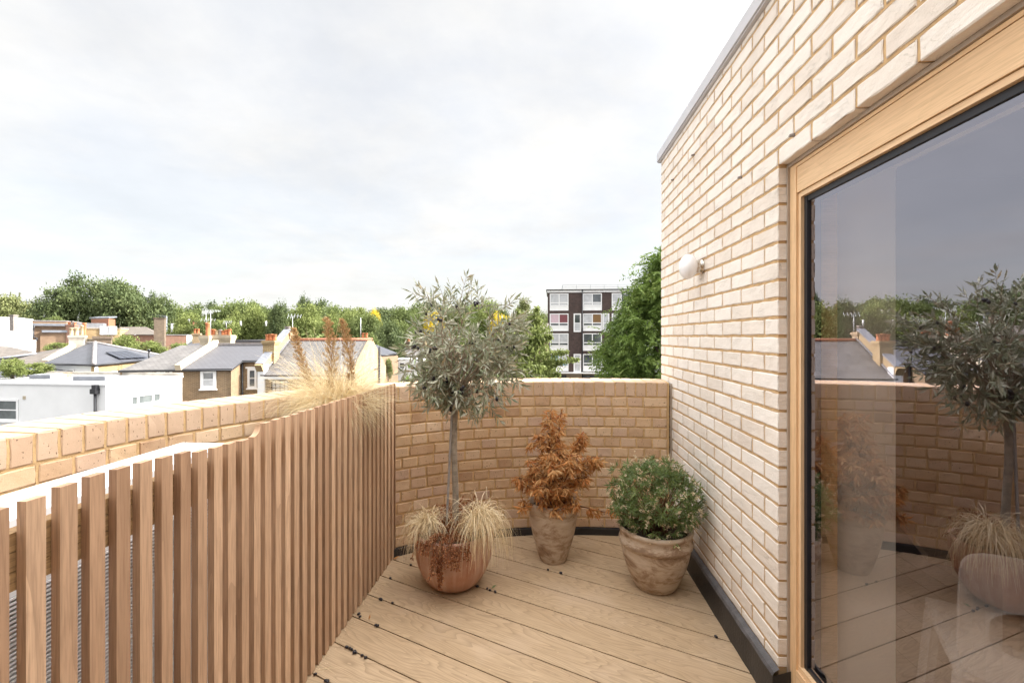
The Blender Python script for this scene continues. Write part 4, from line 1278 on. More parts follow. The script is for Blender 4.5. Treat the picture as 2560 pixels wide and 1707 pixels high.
# ground
mb = MB(); mb.face([(-1600, -300, GROUND), (1600, -300, GROUND), (1600, 2600, GROUND), (-1600, 2600, GROUND)])
tag(obj('ground', mb, M['asphalt']), kind='structure')
mb = MB(); n = 60; xs = np.linspace(-1500, 900, n)
hz = [18 + 14 * mnoise.noise(Vector((x * .003, 3, 0))) + 26 * math.exp(-((x + 960) / 260) ** 2) for x in xs]
for k in range(n - 1):
    mb.face([(xs[k], 860, GROUND), (xs[k + 1], 860, GROUND), (xs[k + 1], 980, hz[k + 1]), (xs[k], 980, hz[k])])
    mb.face([(xs[k], 980, hz[k]), (xs[k + 1], 980, hz[k + 1]), (xs[k + 1], 1200, GROUND), (xs[k], 1200, GROUND)])
tag(obj('hills', mb, M['far_hill']), kind='structure')
p = AT(67, 752, 960); mb = MB(); mb.tube([p + UP * -6, AT(67, 733, 960)], [1.4, .5], 6)
mb.bar(AT(65.2, 748, 960), AT(68.8, 748, 960), 1.2); tag(obj('radio_mast', mb, M['steel'], None, tuple(p)), 'thin radio mast on the distant hill above the pale trees', 'mast')

# --- white flat roofed house
C = Vector((-21.3, 23.7)); u = Vector((.993, -.123)); v = Vector((.117, .993))
wh = thing('white_house', 'white rendered flat roofed house just beyond the left end of the parapet', 'house', (C.x - 5, C.y + 2, GROUND))
zt = -1.13; A = C - u * 13; B = C + v * 4.75; D = A + v * 4.75
fl = Facade(A, u); fr_ = Facade(C, v)
mb = MB()
for a, b in ((A, C), (C, B), (B, D), (D, A)): mb.face([(a.x, a.y, GROUND), (b.x, b.y, GROUND), (b.x, b.y, zt), (a.x, a.y, zt)])
obj('wall', mb, M['white_render'], wh)
mb = MB(); q = lambda e, z: [Vector((*(A + (-u - v) * e), z)), Vector((*(C + (u - v) * e), z)), Vector((*(B + (u + v) * e), z)), Vector((*(D + (v - u) * e), z))]
o1, o0, i1, i0 = q(.05, zt + .10), q(.05, zt + .001), q(-.22, zt + .10), q(-.22, zt - .02)
for k in range(4):
    j = (k + 1) % 4; mb.face([o0[k], o0[j], o1[j], o1[k]]); mb.face([o1[k], o1[j], i1[j], i1[k]]); mb.face([i1[k], i1[j], i0[j], i0[k]])
obj('roof_edge', mb, M['white_paint'], wh)
mb = MB(); mb.face([p + UP * .03 for p in i0]); obj('roof', mb, M['roof_felt'], wh)
mb = MB(); fb = Facade(D, u); fb.box(mb, 2.0, 12.9, zt, zt + .28, -.2, .02); obj('rear_upstand', mb, M['grey_render'], wh)
for (x0, y0, x1, y1), Y in (((612, 990, 880, 1018), 26.3), ((245, 962, 420, 1005), 27.3)):
    a = AT(*P1(x0, y1), Y); b = AT(*P1(x1, y1), Y); mb = MB(); w = (b - a).x
    mb.abox(a.x, a.x + w, Y, Y + 1.0, zt, zt + .24); sk = obj('skylight', mb, M['lead'], wh)
    mb = MB(); mb.abox(a.x + .1, a.x + w - .1, Y + .1, Y + .9, zt + .241, zt + .28); obj('pane', mb, M['blind_pane'], sk)
window(wh, fl, fl.rect(-18, *[P1(0, 1168)[1]], *P1(155, 1345)), 1, 2, .09, .06, panes='window_grey')
window(wh, fr_, fr_.rect(*P1(1085, 1118), *P1(1352, 1212)), 3, 1, .12, .12, panes=['window_grey'], fx=[.25, .72], sill=False)
mb = MB(); u0, z0 = fl.uz(*P1(818, 1100)); fl.box(mb, u0 - .16, u0 + .16, z0 - .12, z0 + .14, .01, .26); fl.box(mb, u0 - .10, u0 + .14, z0 + .14, z0 + .34, .01, .22)
mb.tube([fl.P(u0, z0 - .1, .12), fl.P(u0, GROUND, .12)], .065, 8); obj('downpipe', mb, M['pvc'], wh)
mb = MB(); u0, u1, z0, z1 = fl.rect(*P1(195, 1140), *P1(216, 1168)); fl.box(mb, u0, u1, z0, z1, .001, .03); obj('wall_vent', mb, M['cream_render'], wh)

# --- low slate roofed house at the left edge
ls = thing('slate_roof_house', 'house with a low dark slate roof and black gutter behind the white flat roofed house', 'house', (-29, 30, GROUND))
a, b, r = AT(-70, 949, 27.5), AT(84, 936, 29), AT(-40, 906, 33); b2 = b + Vector((-.8, 4, 0)); b2.z = b.z
mb = MB(); mb.wallpoly([a, b, AT(74, 931, 29.6), r], 0, .1); mb.wallpoly([b, b2, r], 0, .1); obj('roof', mb, M['slate'], ls)
mb = MB(); mb.tube([a + Vector((0, -.12, -.04)), b + Vector((0, -.12, -.04))], .07, 8); mb.tube([AT(21, 941, 28.1), AT(21, 975, 28.1)], .05, 8); obj('gutter', mb, M['pvc'], ls)
mb = MB(); mb.wallpoly([Vector((a.x, a.y + .1, GROUND)), Vector((b.x - .1, b.y + .1, GROUND)), b + Vector((-.1, .1, -.08)), a + Vector((0, .1, -.08))], 0, .2); obj('wall', mb, M['white_render'], ls)
mb = MB(); p = AT(123, 947, 28.5); mb.abox(p.x - .35, p.x + .75, 28.5, 29.2, GROUND, p.z + .3); gw = obj('stack', mb, M['yellow_brick'], ls)

# --- hip roofed house with solar panels
hh = thing('hip_roof_house', 'white and yellow brick house with a dark hipped slate roof carrying solar panels', 'house', (-30, 35, GROUND))
el, ef, er = AT(110, 906.8, 32.6), AT(235.3, 911, 31.0), AT(425, 893, 41.2); ap, apl = AT(238.5, 857.5, 36.3), AT(219, 858.5, 37.6)
mb = MB(); mb.wallpoly([el, ef, ap, apl], 0, .12); mb.wallpoly([ef, er, ap], 0, .12); obj('roof', mb, M['slate'], hh)
mb = MB(); up = Vector((0, -.02, .05)); mb.tube([ef + up, ap + up], .14, 6); mb.tube([apl + up, ap + up, ap.lerp(er, .97) + up], .10, 6); obj('ridge_tiles', mb, M['ridge_grey'], hh)
ins = Vector((-.05, .25, -.14)); w0, w1, w2 = el + ins, ef + ins + Vector((-.15, 0, 0)), er + ins + Vector((-.15, 0, 0))
ff = Facade(w0.xy, (w1 - w0).xy); fs = Facade(w1.xy, (w2 - w1).xy)
mb = MB(); mb.wallpoly([ff.P(0, GROUND), ff.P((w1 - w0).xy.length, GROUND), w1, w0], 0, .2); obj('wall', mb, M['white_render'], hh)
mb = MB(); mb.wallpoly([fs.P(0, GROUND), fs.P((w2 - w1).xy.length, GROUND), w2, w1], 0, .2); obj('side_wall', mb, M['yellow_brick'], hh)
mb = MB(); mb.tube([el + Vector((0, -.05, -.06)), ef + Vector((.05, -.05, -.06)), er + Vector((.1, 0, -.06))], .06, 8); obj('gutter', mb, M['pvc'], hh)
window(hh, ff, ff.rect(*P1(535, 916), *P1(628, 1000)), 2, 1, .09, .06, panes='dark_glass', fx=[.25])
window(hh, fs, fs.rect(*P1(930, 932), *P1(1000, 1010)), 2, 2, .12, .10, panes='blind_pane')
nn = (er - ef).cross(ap - ef).normalized()
if nn.z < 0: nn = -nn
for k in range(4):
    qd = []
    for x, y in ((880, 785), (1000, 838), (1232, 828), (1062, 772)): qd.append(ray_plane(*P1(x, y), ef, nn))
    e = lambda s, t: (qd[0].lerp(qd[1], t)).lerp(qd[3].lerp(qd[2], t), s) + nn * .14
    a, b = k / 4 + .008, (k + 1) / 4 - .008
    mb = MB(); mb.wallpoly([e(a, 1), e(b, 1), e(b, 0), e(a, 0)], 0, .05); obj('solar_panel', mb, M['solar'], hh)
mb = MB(); p = AT(*P1(1250, 825), 36.5); mb.tube([p + UP * -.4, p + UP * .55], .06, 8, 0, 0); mb.tube([p + UP * .55, p + UP * .75], .10, 8); obj('flue', mb, M['pvc'], hh)
chimney(hh, AT(194, 860, 38).xy, .62, .95, .95, -.6, px_z(838, 38), 'grey_render', .2, [(-.36, .14, .62, 'pot_buff'), (-.05, .15, .60, 'pot_buff'), (.3, .14, .85, 'pot_buff'), (.42, .12, 1.05, 'pot_orange')])
chimney(hh, AT(257, 860, 39).xy, .62, 1.15, .8, -.8, px_z(840, 39), 'stack_dark', .2)
mb = MB(); a = AT(*P1(728, 690), 39); mb.abox(a.x, a.x + 1.1, 39, 39.4, -.8, px_z(849, 39)); mb.abox(a.x - .04, a.x + 1.14, 38.96, 39.44, px_z(849, 39) + .001, px_z(847.5, 39) + .03); obj('parapet', mb, M['cream_render'], hh)
# brown roof and gable coping to its left
bh = thing('brown_roof_house', 'house with a worn brown slate roof and pale gable coping, joined to the hipped roof', 'house', (-36, 36, GROUND))
pts = [AT(-5, 912, 33.4), AT(107, 909, 32.9), AT(184, 864, 37.9), AT(22, 894, 38)]
mb = MB(); mb.wallpoly(pts, 0, .12); obj('roof', mb, M['slate_brown'], bh)
mb = MB(); mb.bar(pts[1] + Vector((.15, 0, .12)), pts[2] + Vector((.1, .1, .12)), .34, .3); obj('gable_coping', mb, M['cream_render'], bh)
mb = MB(); mb.wallpoly([Vector((pts[0].x, pts[0].y + .2, GROUND)), Vector((pts[1].x, pts[1].y + .2, GROUND)), pts[1] + Vector((0, .2, -.15)), pts[0] + Vector((0, .2, -.15))], 0, .2); obj('wall', mb, M['stock_brick'], bh)
fh = thing('far_left_house', 'house with a mossy grey roof cut by the left edge, below the white terrace house', 'house', (-40, 36, GROUND))
pts = [AT(-60, 897, 35.0), AT(0, 893, 35.4), AT(92, 881, 36.5), AT(20, 866, 40.5), AT(-60, 860, 40.5)]
mb = MB(); mb.wallpoly(pts, 0, .1); obj('roof', mb, M['slate_brown'], fh)
mb = MB(); mb.tube([pts[0] + UP * -.08, pts[1] + UP * -.08, pts[2] + UP * -.08], .09, 6); obj('gutter', mb, M['lead'], fh)
mb = MB(); mb.wallpoly([Vector((pts[0].x, 35.3, GROUND)), Vector((pts[2].x, 36.7, GROUND)), pts[2] + Vector((0, .2, -.12)), pts[0] + Vector((0, .3, -.12))], 0, .2); obj('wall', mb, M['white_render'], fh)

# --- brick terrace house
u = Vector((.985, .17)); v = Vector((-.17, .985))
Cr = Vector((px_x(577.3, 30), 30)); ez = px_z(919.6, 30); rise = 1.42 / 5.0
th_ = thing('terrace_house', 'dark stock brick house with white sash windows and a smooth grey roof beside the cottage', 'house', (Cr.x - 2, Cr.y + 3, GROUND))
FL = Cr - u * 6.5; EL = Cr - u * 3.05
f4 = Facade(FL, u); fr4 = Facade(Cr, v); Rc = Cr + v * 1.6; f4b = Facade(Rc, u); Re = Rc + u * 1.35
R3 = lambda p, t=0, dz=0: Vector((p.x + v.x * t, p.y + v.y * t, ez + rise * t + dz)); BE = Cr + u * 1.35
mb = MB(); f4.box(mb, 0, 6.5, GROUND, ez - .06, -.25, 0); w = obj('wall', mb, M['stock_brick'], th_)
mb = MB(); mb.wallpoly([fr4.P(0, GROUND), fr4.P(1.6, GROUND), fr4.P(1.6, ez + rise * 1.6 - .12), fr4.P(0, ez - .1)], 0, .25)
f4b.box(mb, 0, 1.4, GROUND, ez + rise * 1.6 - .1, -.25, 0); obj('return_wall', mb, M['stock_brick'], th_)
mb = MB(); mb.wallpoly([R3(EL, -.12), R3(Cr + u * .12, -.12), R3(Cr + u * .12, 1.48), R3(EL, 1.48)], 0, .12); mb.wallpoly([R3(EL, 1.48), R3(BE, 1.48), R3(BE + u * .9, 5), R3(EL, 5)], 0, .12); obj('roof', mb, M['slate_flat'], th_)
mb = MB(); mb.wallpoly([R3(FL, -.12, -.03), R3(EL, -.12, -.03), R3(EL, 5), R3(FL + u * 1.0, 5)], 0, .12); obj('old_roof', mb, M['slate_old'], th_)
mb = MB(); mb.bar(R3(EL, 5, .08), R3(BE + u * .9, 5, .08), .3, .16); obj('ridge_tiles', mb, M['ridge_grey'], th_)
mb = MB(); mb.bar(R3(EL, -.25, .12), R3(EL, 5.0, .18), .34, .42); obj('party_wall', mb, M['cream_render'], th_)
mb = MB(); mb.tube([R3(FL, -.16, -.09), R3(Cr + u * .1, -.16, -.09), R3(Cr + u * .14, 1.44, -.09), R3(BE, 1.44, -.09)], .06, 6)
mb.tube([f4b.P(.12, ez + .3, .1), f4b.P(.12, GROUND, .1)], .05, 8); obj('gutter', mb, M['pvc'], th_)
window(th_, f4, f4.rect(*P1(1318, 917), *P1(1448, 1075)), 2, 2, .16, .05, panes=['blind_pane', 'dark_glass'], fx=[.5])
window(th_, f4, f4.rect(*P1(1683, 922), *P1(1816, 1080)), 1, 2, .19, .05, panes=['blind_pane', 'dark_glass'])
window(th_, f4b, f4b.rect(*P1(2078, 910), *P1(2156, 1074)), 1, 2, .14, .05, panes='dark_glass', lintel=.12)
mb = MB(); mb.abox(Re.x - .1, Re.x + .25, Re.y - .35, Re.y, GROUND, px_z(P1(0, 878)[1], 31)); obj('white_pier', mb, M['white_render'], th_)
cc = AT(545, 850, 35.6); zc = px_z(837.5, 35.6)
chimney(th_, cc.xy, .10, 2.2, .75, -.2, zc, 'cream_render', .26, [((x - 1500) / 9.046 / F * 35.6, .118, (868 - y) / 9.046 / F * 35.6 + .02, m) for x, y, m in ((1358, 740, 'pot_orange'), (1417, 745, 'pot_orange'), (1480, 770, 'pot_buff'), (1550, 748, 'pot_grey'), (1612, 772, 'pot_orange'), (1677, 750, 'pot_orange'), (1747, 738, 'pot_orange'))])
chimney(th_, AT(516, 850, 35.0).xy, .10, .62, .62, -.3, px_z(839, 35), 'cream_render', .26, [(.10, .145, 1.02, 'pot_orange')])

def aerial(p0, h, label, arms, yaw=0, r=.022):
    """TV aerial: mast with a yagi boom and cross rods."""
    t = thing('tv_aerial', label, 'tv aerial', tuple(p0)); p0 = Vector(p0); mb = MB(); mb.tube([p0, p0 + UP * h], r, 6); obj('mast', mb, M['pale_steel'], t)
    for z, L, yw, kind in arms:
        d = Vector((math.cos(yaw + yw), math.sin(yaw + yw), 0)); s = Vector((-d.y, d.x, 0)) * .5 + UP * .8; s.normalize(); mb = MB(); c = p0 + UP * (h + z)
        mb.bar(c - d * L * .35, c + d * L * .65, .02)
        for k in range(10 if kind else 5):
            q = c + d * L * (-.35 + k / (9 if kind else 4)); mb.bar(q - s * (.17 - .008 * k), q + s * (.17 - .008 * k), .014)
        if kind:
            for k in range(7):
                q = c - d * L * .35 + UP * (k - 3) * .09; w_ = Vector((-d.y, d.x, 0)) * .25; mb.bar(q - w_, q + w_, .014)
        obj('aerial_array', mb, M['pale_steel'], t)
def z6(x, y): return (380 + x / 9.046, 740 + y / 9.046)
pa = AT(*z6(1325, 1000), 35.1); aerial(pa, (1000 - 330) / 9.046 / F * 35.1, 'tall tv aerial with a big fanned array above the tall orange chimney pot', [(-.02, 1.0, .25, 1)], 0)
pa = AT(*z6(1225, 850), 35.4); aerial(pa, (850 - 360) / 9.046 / F * 35.4, 'tv aerial with a low flat crossbar left of the tallest chimney pot', [(-.62, 1.0, .1, 0), (-.05, .7, .3, 1)], 0)
pa = AT(*z6(1680, 745), 36.0); aerial(pa, (745 - 590) / 9.046 / F * 36, 'small flat tv aerial standing behind the row of chimney pots', [(0, .6, 0, 0)], 0, .018)

# --- slate cottage with the bright gable
X0, X1, Y0, Y1, ce, cr = -13.3, -8.28, 24.0, 29.6, -.5, 1.23
co = thing('slate_cottage', 'cottage with a weathered slate roof, orange ridge and pale brick gable behind the feathery grass', 'house', (-10.8, 26.8, GROUND))
f5 = Facade((X0, Y0), (1, 0)); fg5 = Facade((X1, Y0), (0, 1)); ym = (Y0 + Y1) / 2
mb = MB(); mb.wallpoly([(X0, Y0 - .15, ce - .09), (X1 - .02, Y0 - .15, ce - .09), (X1 - .02, ym, cr), (X0, ym, cr)], 0, .1); mb.wallpoly([(X1 - .02, Y1 + .15, ce - .09), (X0, Y1 + .15, ce - .09), (X0, ym, cr), (X1 - .02, ym, cr)], 0, .1); obj('roof', mb, M['slate_old'], co)
mb = MB(); mb.tube([(X0 + .2, ym, cr + .02), (X1, ym, cr + .02)], .10, 8); obj('ridge_tiles', mb, M['ridge_tile'], co)
mb = MB(); f5.box(mb, 0, X1 - X0 - .02, GROUND, ce - .2, -.25, 0); obj('front_wall', mb, M['stock_brick'], co)
mb = MB(); mb.wallpoly([(X1, Y0 - .1, GROUND), (X1, Y1 + .1, GROUND), (X1, Y1 + .1, ce + .02), (X1, ym, cr + .07), (X1, Y0 - .1, ce + .02)], 0, .25); obj('gable_wall', mb, M['gable_brick'], co)
mb = MB(); f5.box(mb, -.1, X1 - X0, ce - .30, ce - .15, .002, .10); obj('fascia', mb, M['white_paint'], co)
mb = MB(); f5.box(mb, -.15, .2, GROUND, px_z(911, 24), -.3, .12); obj('white_pier', mb, M['white_render'], co)
mb = MB(); mb.bar((X0 - .02, Y0 - .2, ce + .22), (X0 - .02, ym, cr + .34), .36, .5); obj('party_wall', mb, M['yellow_brick'], co)
mb = MB(); mb.bar((X0 - .02, Y0 - .2, ce + .50), (X0 - .02, ym, cr + .62), .42, .07); mb.bar((X0 + .19, Y0 - .1, ce + .06), (X0 + .19, ym, cr + .14), .1, .04); obj('party_coping', mb, M['lead'], co)
chimney(co, (X0 - .02, 25.0), 0, .62, .55, -.4, px_z(851, 25), 'yellow_brick', .14, [(-.2, .10, .34, 'pot_orange'), (.0, .10, .36, 'pot_orange'), (.2, .10, .34, 'pot_orange')])
chimney(co, (X0 - .05, 26.9), 0, .52, .5, .8, px_z(831, 26.9), 'gable_brick', .12, [(0, .15, .36, 'pot_grey')])
chimney(co, (px_x(912, 28.6), 28.6), 0, .55, .5, 0, px_z(844, 28.6), 'stack_dark', .1, [(-.11, .075, .3, 'pot_orange'), (.11, .075, .3, 'pot_orange')])
window(co, f5, f5.rect(*P2(702, 1172), *P2(872, 1330)), 4, 4, .05, .03, frame='pvc', panes='blind_pane', sill=False)
mb = MB(); u0, u1, z0, z1 = f5.rect(*P2(670, 1150), *P2(898, 1170)); f5.box(mb, u0, u1, z0, z1, .001, .05); obj('lintel', mb, M['white_paint'], co)
mb = MB(); a, z1 = fg5.uz(*P2(1745, 850)); mb.tube([fg5.P(a, z1, .09), fg5.P(a, GROUND, .09)], .065, 8); fg5.box(mb, a - .8, a, -.55, -.50, .01, .06); obj('downpipe', mb, M['pvc'], co)
pa = AT(*P2(907, 760), 27.2); aerial(pa, (760 - 550) / 3.92 / F * 27.2, 'tv aerial with a wide flat crossbar beside the cottage chimney', [(0, .75, .05, 0)], 0, .018)
pa = AT(*P2(1575, 790), 28.6); mb = MB(); mb.tube([pa, pa + UP * 1.45], .02, 6); tag(obj('aerial_pole', mb, M['pale_steel'], None, tuple(pa)), 'bare aerial pole rising behind the right end of the orange ridge', 'pole')

# --- houses seen under the olive crown
r1 = thing('hip_slate_outbuilding', 'low grey building with a hipped slate roof right of the pale gable', 'house', (-10, 37, GROUND))
a, b, c_, d_ = AT(945, 888, 35), AT(993, 882, 37), AT(937, 860, 41), AT(905, 864, 41)
mb = MB(); mb.wallpoly([a, b, c_], 0, .1); mb.wallpoly([AT(905, 888, 35.2), a, c_, d_], 0, .1); obj('roof', mb, M['slate'], r1)
mb = MB(); mb.tube([a + UP * -.08, b + UP * -.08], .07, 6); obj('gutter', mb, M['pvc'], r1)
mb = MB(); f = Facade((a.x + .1, a.y + .15), (b - a).xy); f.box(mb, 0, (b - a).xy.length - .1, GROUND, a.z - .12, -.2, 0); obj('wall', mb, M['brown_brick'], r1)
f = Facade((px_x(989, 37.5), 37.5), (1, 0)); mb = MB(); f.box(mb, 0, 2.2, GROUND, px_z(897, 37.5), -2, 0); obj('porch', mb, M['white_render'], r1)
window(r1, f, f.rect(998, 906, 1012, 922), 1, 1, .06)
r2 = thing('gabled_brick_house', 'tan brick gabled house with a small red pot chimney, half hidden by the olive crown', 'house', (-8, 47, GROUND))
Y = 46; mb = MB(); mb.wallpoly([AT(1020, 960, Y), AT(1150, 960, Y), AT(1150, 868, Y), AT(1095, 835, Y), AT(1026, 857, Y), AT(1020, 868, Y)], 0, .3); obj('gable_wall', mb, M['brown_brick'], r2)
mb = MB(); mb.bar(AT(1018, 860, Y - .1), AT(1095, 834, Y - .1), .5, .14); mb.bar(AT(1095, 834, Y - .1), AT(1155, 866, Y - .1), .5, .14); obj('verge', mb, M['ridge_grey'], r2)
mb = MB(); mb.wallpoly([AT(1012, 890, Y - 3), AT(1120, 890, Y - 3), AT(1120, 868.5, Y - .05), AT(1012, 868.5, Y - .05)], 0, .1); obj('lean_to_roof', mb, M['slate_old'], r2)
mb = MB(); mb.abox(px_x(1012, 43.2) , px_x(1120, 43.2), 43.2, 45.9, GROUND, px_z(890, 43) - .12); obj('lean_to', mb, M['cream_render'], r2)
chimney(r2, AT(1022, 860, Y - .5).xy, 0, .5, .45, -3, px_z(854, Y - .5), 'stack_dark', .1, [(0, .11, .32, 'pot_orange')])
f = Facade((px_x(1012, 43.2), 43.19), (1, 0)); mb = MB(); f.box(mb, 1.7, 2.4, -1.3, -.85, -.01, .05); obj('skylight', mb, M['blind_pane'], r2)
r3 = thing('brown_tiled_house', 'brown tiled roof house showing between the light green tree and the flats', 'house', (3.2, 52, GROUND))
mb = MB(); mb.wallpoly([AT(1335, 852, 49), AT(1372, 852, 49), AT(1372, 808, 54), AT(1345, 808, 54)], 0, .12); obj('roof', mb, M['slate_brown'], r3)
mb = MB(); mb.abox(px_x(1335, 49.2), px_x(1372, 49.2), 49.2, 54, GROUND, px_z(852, 49) - .13); obj('wall', mb, M['brown_brick'], r3)

# --- five storey flats
YF = 60.0; ff = Facade((px_x(1369.2, YF), YF), (1, -.09)); Wd = 17.0
fl5 = thing('flats_block', 'five storey dark brick block of flats with white framed windows', 'apartment building', (ff.p.x + 8, YF + 5, GROUND))
zt = px_z(724.5, YF); zw = px_z(731.8, YF); zb = px_z(931.5, YF)
mb = MB(); ff.box(mb, 0, Wd, zb, zw, -10, 0); obj('wall', mb, M['flat_brick'], fl5)
mb = MB(); ff.box(mb, 0, Wd, GROUND, zb - .02, -10, -.4); obj('ground_storey', mb, M['cream_render'], fl5)
mb = MB(); ff.box(mb, -.08, Wd, zw + .002, zt - .08, -10, .08); obj('fascia', mb, M['white_paint'], fl5)
mb = MB(); ff.box(mb, -.2, Wd, zt - .079, zt + .03, -10.1, .2); obj('roof', mb, M['pvc'], fl5)
mb = MB(); ff.box(mb, -.1, Wd, zb - .018, zb + .10, 0, .9); obj('canopy', mb, M['white_paint'], fl5)
def X3(a): return ff.uz(P3(a, 500)[0], 800)[0]
def Z3(b): return px_z(P3(0, b)[1], YF)
tones = [[('blind_pane', 'blind_pane'), ('blind_pane', 'dark_glass')], [('pink_pane', 'red_pane'), ('blind_pane', 'ochre_pane')], [('blind_pane', 'blind_pane'), ('dark_glass', 'dark_glass')], [('blue_pane', 'blind_pane'), ('dark_glass', 'dark_glass')]]
for r, (a, b) in enumerate(((283, 425), (450, 596), (615, 760), (787, 931))):
    for cI, (x0, x1) in enumerate(((1257, 1414), (1535, 1694), (1777, 1935), (2055, 2215))):
        p0, p1 = tones[r][min(cI, 1)]
        lo = 'dark_glass' if r in (1, 2) else p0
        window(fl5, ff, (X3(x0), X3(x1), Z3(b), Z3(a)), 2, 3, .12, .12, panes=['white_paint', 'white_paint', lo, lo, p0, p1], sill=False, fz=[.30, .46])
    if r in (1, 3):
        for x0, x1 in ((1457, 1520), (1698, 1757)):
            window(fl5, ff, (X3(x0), X3(x1), Z3(b + 8), Z3(a)), 1, 2, .16, .10, panes=['blind_pane', 'dark_glass'] if x0 < 1500 and r == 1 else 'blind_pane', sill=False, fz=[.48])
mb = MB()
for x0 in (1530, 2045): mb.tube([ff.P(X3(x0), zt, .12), ff.P(X3(x0), zb - 1.2, .12)], .07, 8)
obj('downpipe', mb, M['pvc'], fl5)
for x0, x1 in ((1330, 1400), (1535, 1675), (1720, 1900)):
    window(fl5, Facade((ff.p.x, YF + .4), (1, -.09)), (X3(x0), X3(x1), zb - 2.0, zb - .3), 2, 1, .08, .08, frame='pvc', sill=False)
mb = MB(); z0, z1 = Z3(242), Z3(205)
for z in (z1, (z0 + z1) / 2): mb.bar(ff.P(X3(1366), z, -1), ff.P(Wd - 1, z, -1), .035)
for k in range(7): x = X3(1366 + k * 118); mb.bar(ff.P(x, zt, -1), ff.P(x, z1, -1), .035)
mb.bar(ff.P(X3(1366), z1, -1), ff.P(X3(1366), z1, -8), .035); obj('railing', mb, M['steel'], fl5)

# --- middle distance
def block(name, label, x0, x1, ytop, Y, depth, wall, roofm='roof_felt', edge=.12, cat='building', lip=.08, yaw=0.0):
    if yaw == 0 and (x0 + x1) / 2 < 620: yaw = .75 * math.atan2(1280 - (x0 + x1) / 2, F)
    f = Facade((px_x(x0, Y), Y), (math.cos(yaw), math.sin(yaw))); W = f.uz(x1, 840)[0]; Y = Y + math.sin(yaw) * W / 2; t = thing(name, label, cat, (f.p.x + W / 2, Y + depth / 2, GROUND))
    flat_block(t, f, 0, W, depth, px_z(ytop, Y), wall, roofm, edge=edge, lip=lip); return t, f, W
t, f, W = block('white_terrace_house', 'tall white house with a roof terrace cut by the left edge of the view', -80, 39, 795, 46, 7, 'white_render', 'white_paint')
mb = MB(); a = px_x(-80, 41); f2 = Facade((a, 41), f.u); W2 = f2.uz(71, 840)[0]; f2.box(mb, 0, W2, GROUND, px_z(851, 43), -3, 0); obj('lower_wall', mb, M['white_render'], t)
mb = MB(); f2.box(mb, 0, f2.uz(57, 840)[0], px_z(850.5, 43), px_z(827, 43), -.1, -.05); obj('terrace_screen', mb, M['blind_pane'], t)
window(t, f, f.rect(8, 819, 24, 833), 1, 1, .05, panes='blind_pane'); chimney(t, AT(34, 800, 47).xy, 0, .4, .4, 2, px_z(787, 47), 'pot_grey', .08)
t, f, W = block('brown_brick_house', 'brown brick house of two flat roofed steps with dark fascias and black drainpipe', 40, 166, 803, 56, 9, 'brown_brick', 'ridge_grey')
mb = MB(); f.box(mb, .4, 5.2, px_z(814, 56), px_z(808, 56), .01, .5); f.box(mb, 2.5, 6.1, px_z(831, 56), px_z(825, 56), .01, 1.2); obj('fascia', mb, M['lead'], t)
mb = MB(); f.box(mb, 2.3, 6.0, GROUND, px_z(831, 56) - .02, 0, .9); obj('step_wall', mb, M['brown_brick'], t)
window(t, f, f.rect(*P1(224, 570), *P1(271, 640)), 1, 2, .10, .07); window(t, f, f.rect(*P1(232, 712), *P1(292, 780)), 1, 1, .10)
mb = MB(); mb.tube([AT(85, 813, 55.5), AT(83, 822, 55.5), AT(83, 843, 55.4), AT(92, 846, 55.0), AT(92, 850, 55.0), AT(72, 858, 55.4)], .10, 8); obj('downpipe', mb, M['pvc'], t)
t, f, W = block('cream_extension', 'cream and tan flat roofed extension with rooflights behind the hipped roof', 164, 300, 822, 60, 6, 'yellow_brick', 'cream_render')
for x in (262, 281):
    mb = MB(); a, z = f.uz(x, 826); f.box(mb, a - .5, a + .5, z - .6, z + .6, .01, .14); obj('skylight', mb, M['blind_pane'], t)
mb = MB(); f.box(mb, .5, 3.4, px_z(820, 60), px_z(806, 60), -4, -2); obj('upper_storey', mb, M['lead'], t)
chimney(t, AT(180, 815, 58).xy, 0, 1.1, .5, -2, px_z(812, 58), 'red_brick', .1, [(-.35, .14, .4, 'pot_orange'), (.05, .14, .5, 'pot_grey'), (.4, .12, .35, 'pot_orange')])
f = Facade((px_x(227, 71), 71), (1, 0)); t = thing('rust_clad_hut', 'rust coloured clad rooftop hut with a thin grey roof in front of the dark tree', 'hut', (px_x(250, 71), 72, GROUND))
c0, c1, c2 = AT(228, 815, 71), AT(271, 815, 70), AT(288, 815, 73.5)
mb = MB()
for a, b in ((c0, c1), (c1, c2), (c2, c2 + (c0 - c1)), (c2 + (c0 - c1), c0)): mb.face([(a.x, a.y, GROUND), (b.x, b.y, GROUND), (b.x, b.y, px_z(797, 71)), (a.x, a.y, px_z(797, 71))])
obj('wall', mb, M['rust_clad'], t)
mb = MB(); z = px_z(796.8, 71); e = lambda p, dx, dz: Vector((p.x + dx, p.y, z + dz)); c3 = c2 + (c0 - c1)
mb.hexa([e(c0, -.3, 0), e(c1, .1, 0), e(c2, .3, .28), e(c3, 0, .28), e(c0, -.3, .2), e(c1, .1, .2), e(c2, .3, .5), e(c3, 0, .5)]); obj('roof', mb, M['lead'], t)
t, f, W = block('red_brick_hall', 'long low red brick hall with a shallow brown roof behind the yellow green shrubs', 337, 466, 838, 64, 9, 'red_brick', 'roof_felt')
mb = MB(); mb.wallpoly([AT(294, 836, 64), AT(390, 836, 64), AT(365, 817, 72), AT(300, 817, 72)], 0, .12); mb.wallpoly([AT(390, 836, 64), AT(395, 830, 72), AT(365, 817, 72)], 0, .12); obj('roof', mb, M['slate_brown'], t)
mb = MB(); mb.abox(px_x(296, 64.2), px_x(388, 64.2), 64.3, 72, GROUND, px_z(836, 64.2) - .1); obj('rear_wall', mb, M['red_brick'], t)
